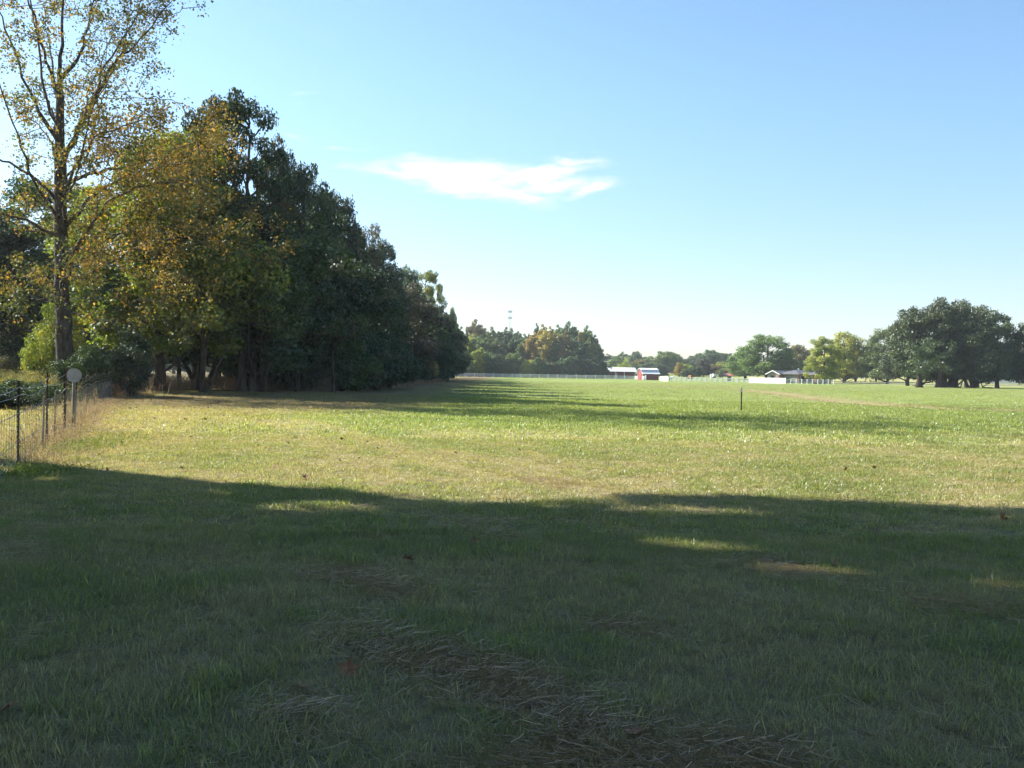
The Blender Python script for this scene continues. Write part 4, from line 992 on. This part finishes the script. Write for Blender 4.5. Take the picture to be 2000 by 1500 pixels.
rail_fence([(872, 345), (1000, 340), (1240, 318), (1258, 303)], 3.4, 1.25, (.3, .68, 1.06), 'long white rail fence running below the far wood and past the barns', .12)
rail_fence([(1309, 257), (1462, 245)], 1.42, 1.15, (.3, .65, 1.0), 'white rail fence with close posts between the barns and the solid board fence', .15)
rail_fence([(1289, 272), (1305, 258)], 1.2, 1.15, (.09, .24, .39, .54, .69, .84, .99, 1.13), 'short solid white board panel right of the gambrel barn', .1, True)
rail_fence([(1462, 245), (1534, 237)], 1.5, 1.35, (.09, .24, .39, .54, .69, .84, .99, 1.14, 1.28), 'solid white board fence in front of the brick house', .1, True)
rail_fence([(1534, 237), (1628, 243)], 1.55, 1.15, (.3, .65, 1.0), 'white rail fence before the right half of the house', .16)
rail_fence([(1628, 243), (2060, 252)], 2.4, .85, (.3, .68), 'low weathered rail fence passing behind the oak trunks', .07, grey=True)
rail_fence([(1905, 335), (2060, 330)], 2.4, 1.5, (.09, .24, .39, .54, .69, .84, .99, 1.14, 1.29, 1.42), 'solid white board fence far behind the oaks at the right', .1, True)

# ------------------------------------------------------------------ wire fence at the left
wf = empty('wire_fence', (0, 0, 0), 0, label='steel post and wire fence running along the left side of the field', cat='fence')
fp = [gpt(-165, 1100), gpt(37, 912), gpt(93, 865), gpt(128, 842), gpt(150, 822), gpt(171, 807), gpt(187, 796), gpt(203, 786), gpt(215, 780), gpt(226, 775)]
hts = [1.4, 1.36, 1.46, 1.5, 1.42, 1.42, 1.4, 1.4, 1.4, 1.4]
dirf = (fp[5] - fp[1]).normalized()
tp = MB(); tp.box(-.022, .022, -.004, .004, -.3, 1.0); tp.box(-.004, .004, .005, .04, -.3, 1.0)
for k in range(16): tp.box(-.010, .010, .041, .047, .05 + k * .058, .075 + k * .058)
to = tp.build('post', M['rustmetal']); tme = to.data; bpy.data.objects.remove(to)
lean = [0, .012, .02, .004, .018, -.02, .01, .03, -.02, .01]
for i, (p, h) in enumerate(zip(fp, hts)):
    p.z = z0(p.x, p.y)
    o = link('post', tme, wf, p); o.scale = (.72 if i < 3 else 1.2, .72 if i < 3 else 1.2, h); o.rotation_euler = (0, lean[i], math.atan2(dirf.y, dirf.x) + .3 * ((i % 3) - 1))
def wire(hh, sag, r=.004, seed=0):
    m = MB(); rs = np.random.default_rng(seed)
    for i in range(len(fp) - 1):
        a = fp[i] + Vector((0, 0, hh(i))); c = fp[i + 1] + Vector((0, 0, hh(i + 1))); sg = sag * (.5 + rs.random()); N = 7; pr = a
        for k in range(1, N + 1):
            t = k / N; q = a.lerp(c, t); q.z -= sg * 4 * t * (1 - t); q.z += rs.normal(0, .006)
            m.tube(pr, q, r, r, 4, False); pr = q
    return m
wire(lambda i: hts[i] - .10, .09, .0055, 1).build('wire', M['wire'], wf); wire(lambda i: hts[i] * .63 + (.12 if i > 2 else 0), .05, .0065, 2).build('wire', M['wire'], wf)
wire(lambda i: hts[i] * .82 - (0 if i > 2 else -.02), .07, .0045, 3).build('wire', M['wire'], wf); wire(lambda i: .42, .03, .0045, 4).build('wire', M['wire'], wf); wire(lambda i: .16, .02, .003, 5).build('wire', M['wire'], wf)
m = MB()
for i in range(len(fp) - 1):
    a, c = fp[i], fp[i + 1]; N = int((c - a).length / .32)
    for k in range(N):
        q = a.lerp(c, (k + .5) / N); m.tube((q.x, q.y, .03), (q.x + .01, q.y, .92), .0038, .0038, 3, False)
o = m.build('wire_stay', M['wire'], wf); o['kind'] = 'stuff'
# wooden braces / short stakes within the weeds
for (px, py, h, lb) in [(83, 872, .95, 'short thin dead stake among the weeds, nearer the first fence post'), (106, 858, 1.05, 'taller thin dead stake among the weeds, between fence posts')]:
    p = gpt(px, py); m = MB(); m.tube((0, 0, -.1), (.02, 0, h), .022, .013, 7); m.tube((0.01, 0, h * .6), (.12, .02, h * .85), .008, .004, 5); o = m.build('weed_stake', M['wood'], None, p)
    tag(o, lb, 'stake')
# round disc on its post
p = gpt(144, 838); b = empty('round_sign', (p.x, p.y, 0), math.radians(24), label='round pale disc on a grey wooden post behind the wire fence', cat='sign')
zc = at(145, 733, p.y).z; r_ = 13.8 / F * p.y
m = MB(); m.tube((0, -.012, zc), (0, .012, zc), r_, r_, 40); m.build('disc', M['paleflat'], b)
m = MB(); m.tube((0, -.022, zc), (0, -.010, zc), r_ * 1.0, r_ * .97, 40, False); m.build('rim', M['greymetal'], b)
m = MB(); m.tube((0, .06, -.2), (0, .05, zc - r_ * .3), .045, .04, 10); m.build('post', M['wood'], b, smooth=True)
# stake in the field
p = gpt(1447.5, 803); b = empty('field_stake', (p.x, p.y, z0(p.x, p.y)), .4, label='thin rusty steel stake standing alone in the open field', cat='stake')
hh = at(1449, 757, p.y).z; m = MB(); m.box(-.035, .035, -.006, .006, -.2, hh); m.box(-.006, .006, .007, .045, -.2, hh); m.build('stake', M['greenmetal'], b); 
m = MB(); m.box(-.034, .034, -.013, -.0065, hh - .2, hh - .01); m.build('tip', M['greymetal'], b)

# ------------------------------------------------------------------ grass
def blade_mesh(name, rs, n_, h, w, spread, lean_, flat_frac):
    V = []; Fq = []; T = []
    for i in range(n_):
        a = rs.random() * 6.283; r = spread * math.sqrt(rs.random()); bx, by = r * math.cos(a), r * math.sin(a)
        flat_ = rs.random() < flat_frac
        d = rs.random() * 6.283; hh = h * (.45 + .8 * rs.random()); ln = (1.6 + rs.random()) if flat_ else lean_ * (.3 + rs.random())
        ww = w * (.6 + .7 * rs.random()); cx, cy = math.cos(d), math.sin(d); tw = d + 1.57 + rs.normal(0, .5); wx, wy = math.cos(tw) * ww / 2, math.sin(tw) * ww / 2
        pts = []
        for t in (0, .4, .75, 1):
            hor = hh * ln * t ** 1.7; ver = hh * (t - .35 * min(ln, 1.4) * t * t) * (.28 if flat_ else 1)
            pts.append((bx + cx * hor, by + cy * hor, max(ver, .002) + (.012 * rs.random() if flat_ else 0)))
        k = len(V); tone = rs.random() * .5 + (.5 if flat_ else 0)
        for (q, s_) in zip(pts[:3], (1, .85, .6)): V += [(q[0] - wx * s_, q[1] - wy * s_, q[2]), (q[0] + wx * s_, q[1] + wy * s_, q[2])]
        q = pts[3]; V += [(q[0] - wx * .12, q[1] - wy * .12, q[2]), (q[0] + wx * .12, q[1] + wy * .12, q[2])]
        for j in range(3): Fq += [k + 2 * j, k + 2 * j + 1, k + 2 * j + 3, k + 2 * j + 2]; T.append(tone)
    return npmesh(name, np.array(V), 4, Fq, M['grass'], {'tone': ('FACE', 'FLOAT', T)})


g, n = new_mat('grass_blades')
o_ = n.nodes.new('ShaderNodeOutputMaterial'); ia = n.nodes.new('ShaderNodeAttribute'); ia.attribute_type = 'INSTANCER'; ia.attribute_name = 'turf'
ta = n.nodes.new('ShaderNodeAttribute'); ta.attribute_name = 'tone'
mx1 = n.nodes.new('ShaderNodeMix'); mx1.data_type = 'RGBA'; n.links.new(ia.outputs['Color'], mx1.inputs[6]); mx1.inputs[7].default_value = (0.30, 0.235, 0.155, 1)
rr = n.nodes.new('ShaderNodeMapRange'); rr.inputs['From Min'].default_value = .42; rr.inputs['From Max'].default_value = .56; rr.inputs['To Max'].default_value = .78; n.links.new(ta.outputs['Fac'], rr.inputs['Value'])
n.links.new(rr.outputs[0], mx1.inputs[0])
hv = n.nodes.new('ShaderNodeHueSaturation'); n.links.new(mx1.outputs[2], hv.inputs['Color'])
n.links.new(mathn(n, 'ADD', mathn(n, 'MULTIPLY', mathn(n, 'FRACT', mathn(n, 'MULTIPLY', ta.outputs['Fac'], 7.3)), .7), .68), hv.inputs['Value'])
d_ = n.nodes.new('ShaderNodeBsdfDiffuse'); t_ = n.nodes.new('ShaderNodeBsdfTranslucent'); gl = n.nodes.new('ShaderNodeBsdfGlossy'); gl.inputs['Roughness'].default_value = .4; gl.inputs[0].default_value = (.6, .65, .65, 1)
n.links.new(hv.outputs[0], d_.inputs[0])
tm = n.nodes.new('ShaderNodeMix'); tm.data_type = 'RGBA'; tm.blend_type = 'MULTIPLY'; tm.inputs[0].default_value = 1; n.links.new(hv.outputs[0], tm.inputs[6]); tm.inputs[7].default_value = (1.5, 1.5, .75, 1); n.links.new(tm.outputs[2], t_.inputs[0])
m1 = n.nodes.new('ShaderNodeMixShader'); m1.inputs[0].default_value = .4; n.links.new(d_.outputs[0], m1.inputs[1]); n.links.new(t_.outputs[0], m1.inputs[2])
m2 = n.nodes.new('ShaderNodeMixShader'); m2.inputs[0].default_value = .05; n.links.new(m1.outputs[0], m2.inputs[1]); n.links.new(gl.outputs[0], m2.inputs[2]); n.links.new(m2.outputs[0], o_.inputs[0])
M['grass'] = g


def scatter(name, X_, Y_, cols, protos, scl, label, zoff=0.0, rots=None):
    N = len(X_); Z_ = hgt(X_, Y_) + zoff
    col = bpy.data.collections.new(name + '_forms')
    for i, me in enumerate(protos): col.objects.link(bpy.data.objects.new('%s_form_%02d' % (name, i), me))
    me = bpy.data.meshes.new(name); me.vertices.add(N); me.vertices.foreach_set('co', np.stack([X_, Y_, Z_], -1).astype(np.float32).ravel())
    for an, tp_, dt in (('turf', 'FLOAT_COLOR', np.concatenate([cols, np.ones((N, 1))], 1)), ('rot', 'FLOAT_VECTOR', rots if rots is not None else np.stack([rng.normal(0, .12, N), rng.normal(0, .12, N), rng.random(N) * 6.283], -1)),
                        ('scl', 'FLOAT', scl)):
        a = me.attributes.new(an, tp_, 'POINT'); a.data.foreach_set('color' if tp_ == 'FLOAT_COLOR' else 'vector' if tp_ == 'FLOAT_VECTOR' else 'value', np.asarray(dt, np.float32).ravel())
    o = link(name, me); tag(o, label, kind='stuff')
    ng = bpy.data.node_groups.new(name + '_nodes', 'GeometryNodeTree')
    ng.interface.new_socket('Geometry', in_out='INPUT', socket_type='NodeSocketGeometry'); ng.interface.new_socket('Geometry', in_out='OUTPUT', socket_type='NodeSocketGeometry')
    gi = ng.nodes.new('NodeGroupInput'); go = ng.nodes.new('NodeGroupOutput'); ip = ng.nodes.new('GeometryNodeInstanceOnPoints'); ci = ng.nodes.new('GeometryNodeCollectionInfo')
    ci.inputs['Collection'].default_value = col; ci.inputs['Separate Children'].default_value = True; ci.inputs['Reset Children'].default_value = True
    r1 = ng.nodes.new('GeometryNodeInputNamedAttribute'); r1.data_type = 'FLOAT_VECTOR'; r1.inputs[0].default_value = 'rot'
    s1 = ng.nodes.new('GeometryNodeInputNamedAttribute'); s1.data_type = 'FLOAT'; s1.inputs[0].default_value = 'scl'
    ng.links.new(gi.outputs[0], ip.inputs['Points']); ng.links.new(ci.outputs[0], ip.inputs['Instance']); ip.inputs['Pick Instance'].default_value = True
    ri = ng.nodes.new('FunctionNodeRandomValue'); ri.data_type = 'INT'; ri.inputs['Min'].default_value = 0; ri.inputs['Max'].default_value = len(protos) - 1
    ng.links.new([q for q in ri.outputs if q.type == 'INT'][0], ip.inputs['Instance Index'])
    ng.links.new([q for q in r1.outputs if q.enabled][0], ip.inputs['Rotation']); ng.links.new([q for q in s1.outputs if q.enabled][0], ip.inputs['Scale'])
    ng.links.new(ip.outputs[0], go.inputs[0])
    md = o.modifiers.new('scatter', 'NODES'); md.node_group = ng
    return o


rs = np.random.default_rng(77)
near_f = [blade_mesh('grass_tuft', rs, 30, .072, .0042, .085, .75, .52) for _ in range(8)]
mid_f = [blade_mesh('grass_tuft', rs, 20, .062, .0085, .12, .7, .35) for _ in range(5)]
far_f = [blade_mesh('grass_tuft', rs, 16, .070, .020, .24, .6, .25) for _ in range(5)]
farther_f = [blade_mesh('grass_tuft', rs, 18, .060, .030, .6, .6, .35) for _ in range(4)]
def wedge(n_, d0, d1, wide=1.22):
    d = np.sqrt(d0 * d0 + (d1 * d1 - d0 * d0) * rs.random(n_)); x = (rs.random(n_) * 2 - 1) * d * .515 * wide
    return x, d
for nm, n_, d0, d1, forms, sc0 in (('grass', 30000, 2.6, 10, near_f, 1.0), ('grass', 42000, 9.6, 24, mid_f, 1.05), ('grass', 52000, 23, 62, far_f, 1.1), ('grass', 70000, 60, 240, farther_f, 1.15)):
    xx, yy = wedge(n_, d0, d1)
    c, dr, di, li = field(xx, yy)
    keep = (rs.random(n_) > di * .85) & (rs.random(n_) > sstep(95, 235, yy)); xx, yy, c, dr, li = xx[keep], yy[keep], c[keep], dr[keep], li[keep]
    c = c * (.90 + .42 * rs.random((len(xx), 1)))
    big = fbm(xx / .5, yy / .5, 40, 2)
    s_ = sc0 * (.55 + .5 * rs.random(len(xx)) + .8 * np.clip(big - .45, 0, 1)) * (1 - .25 * dr) * (1 - .35 * li)
    tall = rs.random(len(xx)) < .015; s_ = np.where(tall, s_ * 1.5, s_)
    scatter(nm, xx, yy, c, forms, s_, {2.6: 'short mown grass with dry thatch in the shaded foreground', 9.6: 'mown grass across the sunlit middle of the field', 23: 'mown grass in the farther field', 60: 'mown grass in the far reaches of the field'}[d0])

# long straw lying in swaths
def straw_mesh(name, rs, n_, l, w):
    V = []; Fq = []; T = []
    for i in range(n_):
        a = rs.normal(0, .55) if rs.random() < .7 else rs.random() * 6.28; x, y = rs.normal(0, .10, 2); z = .006 + .022 * rs.random() ** 2; L = l * (.4 + rs.random()); c, s_ = math.cos(a), math.sin(a); tl = rs.normal(0, .07); bow = rs.normal(0, .30)
        k = len(V)
        for t in (-.5, 0, .5):
            px_, py_ = x + c * L * t - s_ * bow * L * (t * t), y + s_ * L * t + c * bow * L * (t * t); zz = max(.005, z + tl * L * t)
            V += [(px_ - s_ * w / 2, py_ + c * w / 2, zz), (px_ + s_ * w / 2, py_ - c * w / 2, zz + .0015)]
        Fq += [k, k + 1, k + 3, k + 2, k + 2, k + 3, k + 5, k + 4]; T += [.55 + .45 * rs.random()] * 2
    return npmesh(name, np.array(V), 4, Fq, M['straw'], {'tone': ('FACE', 'FLOAT', T)})
M['straw'] = leafmat('straw', [(0.5, (0.25, 0.175, 0.115)), (0.75, (0.40, 0.29, 0.185)), (1.0, (0.56, 0.43, 0.28))], trans=.12, gloss=.05, vary=0)
sf = [straw_mesh('straw', rs, 26, .11, .0016) for _ in range(5)]
sw = [[(690, 1235), (800, 1275), (900, 1300), (1000, 1340), (1120, 1385), (1190, 1420)], [(640, 1120), (770, 1150), (830, 1165)], [(1020, 1480), (1200, 1470), (1400, 1490), (1560, 1540)], [(1180, 1215), (1260, 1240)],
      [(1480, 1085), (1540, 1110), (1620, 1140)], [(1880, 1190), (2000, 1200)], [(900, 1010), (1010, 1060)], [(20, 1010), (40, 1100)], [(1030, 935), (1160, 955)], [(560, 1370), (600, 1420)]]
SX = []; SY = []; SR = []
for pl, wd, dn in zip(sw, (.13, .12, .22, .10, .16, .2, .15, .15, .25, .1), (900, 240, 560, 90, 110, 110, 140, 120, 90, 60)):
    q = [gpt(*p_) for p_ in pl]; seg = np.array([(b_ - a_).length for a_, b_ in zip(q[:-1], q[1:])]); cs = seg / seg.sum()
    for _ in range(int(dn * .55)):
        i = rs.choice(len(seg), p=cs); t = rs.random(); w_ = q[i].lerp(q[i + 1], t); dv = (q[i + 1] - q[i]).normalized()
        SX.append(w_.x + rs.normal(0, wd)); SY.append(w_.y + rs.normal(0, wd)); SR.append((rs.normal(0, .04), rs.normal(0, .04), math.atan2(dv.y, dv.x) + rs.normal(0, .45)))
e_x, e_y = wedge(1500, 3, 22); SX += list(e_x); SY += list(e_y); SR += [(rs.normal(0, .1), rs.normal(0, .1), rs.random() * 6.28) for _ in e_x]
SX, SY = np.array(SX), np.array(SY); ssc = np.where(np.arange(len(SX)) < len(SX) - 1500,   .5 + .7 * rs.random(len(SX)), .35 + .5 * rs.random(len(SX)))
scatter('cut_straw', SX, SY, np.ones((len(SX), 3)), sf, ssc, 'loose brown cut straw lying in swaths on the grass', .018, np.array(SR))

# dead weeds along the wire fence and pinkish dry grass at the wood corner
M['deadweed'] = leafmat('dead_weed', [(0.0, (0.13, 0.085, 0.07)), (0.5, (0.27, 0.19, 0.155)), (1.0, (0.42, 0.33, 0.27))], trans=.3, gloss=.03, vary=0)
M['greenweed'] = leafmat('green_weed', [(0.0, (0.045, 0.085, 0.018)), (0.6, (0.095, 0.165, 0.03)), (1.0, (0.22, 0.24, 0.06))], trans=.4, gloss=.05, vary=0)


def stems(name, mat, label, P, h, w, leanv=.35, n_tw=3, seed=0, kind='stuff'):
    rs_ = np.random.default_rng(seed); N = len(P); V = []; T = []
    P = np.asarray(P); zz = hgt(P[:, 0], P[:, 1]) if N else 0
    B = np.stack([P[:, 0], P[:, 1], zz], -1)
    def strip(A, Bq, wd, tone):
        d = Bq - A; s_ = np.cross(d, rs_.normal(0, 1, d.shape)); s_ /= np.linalg.norm(s_, axis=1, keepdims=True) + 1e-9; s_ *= wd[:, None] / 2
        V.append(np.stack([A - s_, A + s_, Bq + s_ * .55, Bq - s_ * .55], 1).reshape(-1, 3)); T.append(tone)
    hh = h * (.35 + .8 * rs_.random(N)); ld = rs_.normal(0, leanv, (N, 2)); tone = rs_.random(N); wd = w * (.6 + .8 * rs_.random(N))
    mid = B + np.stack([ld[:, 0] * hh * .3, ld[:, 1] * hh * .3, hh * .55], -1); tip = B + np.stack([ld[:, 0] * hh, ld[:, 1] * hh, hh], -1)
    strip(B, mid, wd, tone); strip(mid, tip, wd * .7, tone)
    for _ in range(n_tw):
        f = (.35 + .6 * rs_.random(N))[:, None]; a = B + (tip - B) * f; d = rs_.normal(0, 1, (N, 3)); d[:, 2] = np.abs(d[:, 2]) * .8; d /= np.linalg.norm(d, axis=1, keepdims=True)
        strip(a, a + d * (hh * (.12 + .2 * rs_.random(N)))[:, None], wd * .8, np.clip(tone + rs_.normal(0, .2, N), 0, 1))
    V = np.concatenate(V); T = np.concatenate(T)
    return tag(link(name, npmesh(name, V, 4, np.arange(len(V)), mat, {'tone': ('FACE', 'FLOAT', T)})), label, kind=kind)


def along(pts, n_, wd, seed, off=0.0):
    rs_ = np.random.default_rng(seed); out = []; L = np.array([(b_ - a_).length for a_, b_ in zip(pts[:-1], pts[1:])]); c = L / L.sum()
    for _ in range(n_):
        i = rs_.choice(len(L), p=c); q = pts[i].lerp(pts[i + 1], rs_.random()); dv = (pts[i + 1] - pts[i]).normalized(); nn = Vector((dv.y, -dv.x, 0)); u = rs_.normal(0, wd) + off
        out.append((q.x + nn.x * u, q.y + nn.y * u))
    return np.array(out)
stems('dead_weeds', M['deadweed'], 'pinkish dry weeds standing along the foot of the wire fence', along(fp[1:8], 3800, .28, 5, .05), .19, .007, seed=6)
stems('dead_weeds', M['deadweed'], 'tall thin dead stems between the nearer wire fence posts', along(fp[1:7], 170, .25, 7, .0), .8, .010, .12, 5, seed=8)
stems('dead_weeds', M['deadweed'], 'flattened dry grass spilling from the fence line onto the field', along(fp[1:9], 3600, .40, 9, .35), .10, .007, 1.6, 1, seed=10)
c0 = gpt(60, 925); P = np.array([(c0.x + rng.normal(0, .35), c0.y + rng.normal(0, .45)) for _ in range(700)])
stems('green_weeds', M['greenweed'], 'fresh green weed clump at the foot of the nearest fence post', P, .13, .009, .7, 2, seed=12)
c0 = gpt(125, 870); P = np.array([(c0.x + rng.normal(0, .5) + .5, c0.y + rng.normal(0, 1.6)) for _ in range(900)])
stems('green_weeds', M['greenweed'], 'green grass tufts at the edge of the mown strip beside the fence', P, .16, .009, .7, 2, seed=13)
cor = [gpt(235, 778), gpt(262, 768), gpt(330, 764), gpt(420, 764), gpt(520, 766), gpt(640, 768)]
stems('dry_grass', M['deadweed'], 'pinkish dry tall grass along the corner of the wood', along(cor, 9000, .9, 15, -1.0), .95, .018, .4, 2, seed=16)
cor2 = [gpt(660, 766), Vector((-11.6, 92, 0)), Vector((-11.2, 120, 0)), Vector((-10.6, 160, 0))]
stems('dry_grass', M['deadweed'], 'dry grass fringe along the foot of the dark wood edge', along(cor2, 6000, .7, 17, -1.0), .6, .025, .5, 2, seed=18)
# meadow of tall weeds beyond the wire fence
P = []
while len(P) < 26000:
    y = 18 + 75 * rng.random() ** .8; xl = -7.7 - (y - 15.6) * .37 - 1.0; x = xl - 26 * rng.random() * (y / 60 + .2)
    if y < 47 and rng.random() < .75: continue
    P.append((x, y))
P = np.array(P); nearp = P[:, 1] < 47
stems('meadow_grass', M['weed'], 'low sunlit meadow grass beyond the wire fence', P[nearp], .28, .012, .6, 1, seed=19)
stems('meadow_weeds', M['weed'], 'tall yellowish weeds in the meadow beyond the wire fence', P[~nearp], 1.15, .035, .4, 3, seed=20)
for i, (px, top, d, w, m, lb) in enumerate([(12, 690, 62, 70, 'weed', 'yellowish weed thicket at the left edge, tallest of the meadow'), (62, 704, 66, 60, 'weed', 'yellow green weed thicket left of the autumn tree'), (-50, 700, 60, 80, 'weed', 'weed thicket just past the left edge'),
                                            (28, 738, 44, 80, 'oak2', 'dark leafy bramble behind the wire fence at the left edge'), (75, 742, 46, 60, 'oak2', 'dark bramble left of the autumn tree trunk'), (10, 752, 36, 120, 'oak', 'low dark bramble patch just behind the nearest fence posts'), (95, 748, 40, 90, 'oak2', 'low bramble patch behind the third fence post'), (-60, 746, 36, 130, 'oak', 'dark bramble past the left edge behind the fence'), (300, 728, 92, 70, 'weed', 'sunlit bush seen through the gap beside the fence end'),
                                            (440, 732, 90, 90, 'weed', 'sunlit weeds seen between the slim trunks'), (540, 735, 88, 60, 'weed', 'sunlit weeds deep under the tallest oak')]):
    put_px(K['bush'], px, top, w * 1.3, d, 'weed_thicket', m, lb, 'thickets beyond the fence', 'bark_dark', cat='thicket')

# fallen leaves
lm = MB(); pts = [(0, -.5, 0), (.16, -.2, .05), (.48, -.1, .16), (.2, .06, .04), (.34, .38, .14), (.05, .22, .02), (-.02, .55, .08), (-.12, .22, .03), (-.4, .34, .12), (-.2, .04, .03), (-.5, -.12, .17), (-.16, -.2, .04)]
lm.v = [(0, 0, 0)] + pts; lm.f = [(0, i, i % 12 + 1) for i in range(1, 13)]
leafm = simple('dead_leaf', (0.26, 0.13, 0.065), rough=.8, noise=.5, scale=4); lo = lm.build('fallen_leaf', leafm); lme = lo.data; bpy.data.objects.remove(lo)
named = [((1957, 1018), .17, 'curled dark brown fallen leaf at the right edge, in the shade'), ((680, 1325), .14, 'rust brown fallen leaf left of the straw swath'), ((1632, 1108), .12, 'reddish fallen leaf right of the sunlit gap in the shade'),
         ((797, 1103), .13, 'brown fallen leaf in the middle of the shaded grass'), ((597, 938), .16, 'brown leaf standing up at the edge of the near shadow'), ((12, 1408), .14, 'dark red fallen leaf in the lower left corner'), ((1242, 1447), .12, 'greyish leaf in the straw near the bottom edge'),
         ((592, 1362), .10, 'pale grey curled leaf left of the straw swath'), ((1712, 1050), .12, 'dark fallen leaf below the right shadow edge'), ((927, 1067), .10, 'small brown leaf at the left middle of the shade')]
for (q, s_, lb) in named:
    p = gpt(*q); o = link('fallen_leaf', lme, None, (p.x, p.y, z0(p.x, p.y) + .05)); o.scale = (s_, s_, s_); o.rotation_euler = (rng.normal(0, .5), rng.normal(0, .5), rng.random() * 6.28); tag(o, lb, 'leaf', 'fallen leaves')
for i in range(130):
    px = rng.uniform(190, 760) if i < 110 else rng.uniform(700, 1900); py = (772 + 35 * rng.random() if i < 75 else 815 + 110 * rng.random() ** 1.3)
    p = gpt(px, py)
    if p.x < -7.7 - (p.y - 15.6) * .37 + .8: p.x += 3
    s_ = (.07 + .04 * rng.random()) * (1.3 if p.y > 30 else 1)
    o = link('fallen_leaf', lme, None, (p.x, p.y, z0(p.x, p.y) + .06)); o.scale = (s_, s_, s_); o.rotation_euler = (rng.normal(0, .6), rng.normal(0, .6), rng.random() * 6.28)
    tag(o, 'brown fallen leaf in the shaded strip before the wood' if i < 75 else 'brown fallen leaf on the sunlit grass before the near shadow', 'leaf', 'leaves scattered in the tree shade' if i < 75 else 'leaves scattered on the sunlit grass')

# ------------------------------------------------------------------ thin air between here and the far trees
hm = MB(); hm.box(-900, 900, -60, 1000, -1.2, 62)
vm, n = new_mat('haze_air'); o_ = n.nodes.new('ShaderNodeOutputMaterial'); pv = n.nodes.new('ShaderNodeVolumePrincipled')
pv.inputs['Color'].default_value = (0.86, 0.93, 1.0, 1); pv.inputs['Density'].default_value = HAZE; pv.inputs['Anisotropy'].default_value = 0.3
n.links.new(pv.outputs[0], o_.inputs['Volume'])
tag(hm.build('haze', vm), 'thin pale haze over the fields', kind='stuff')
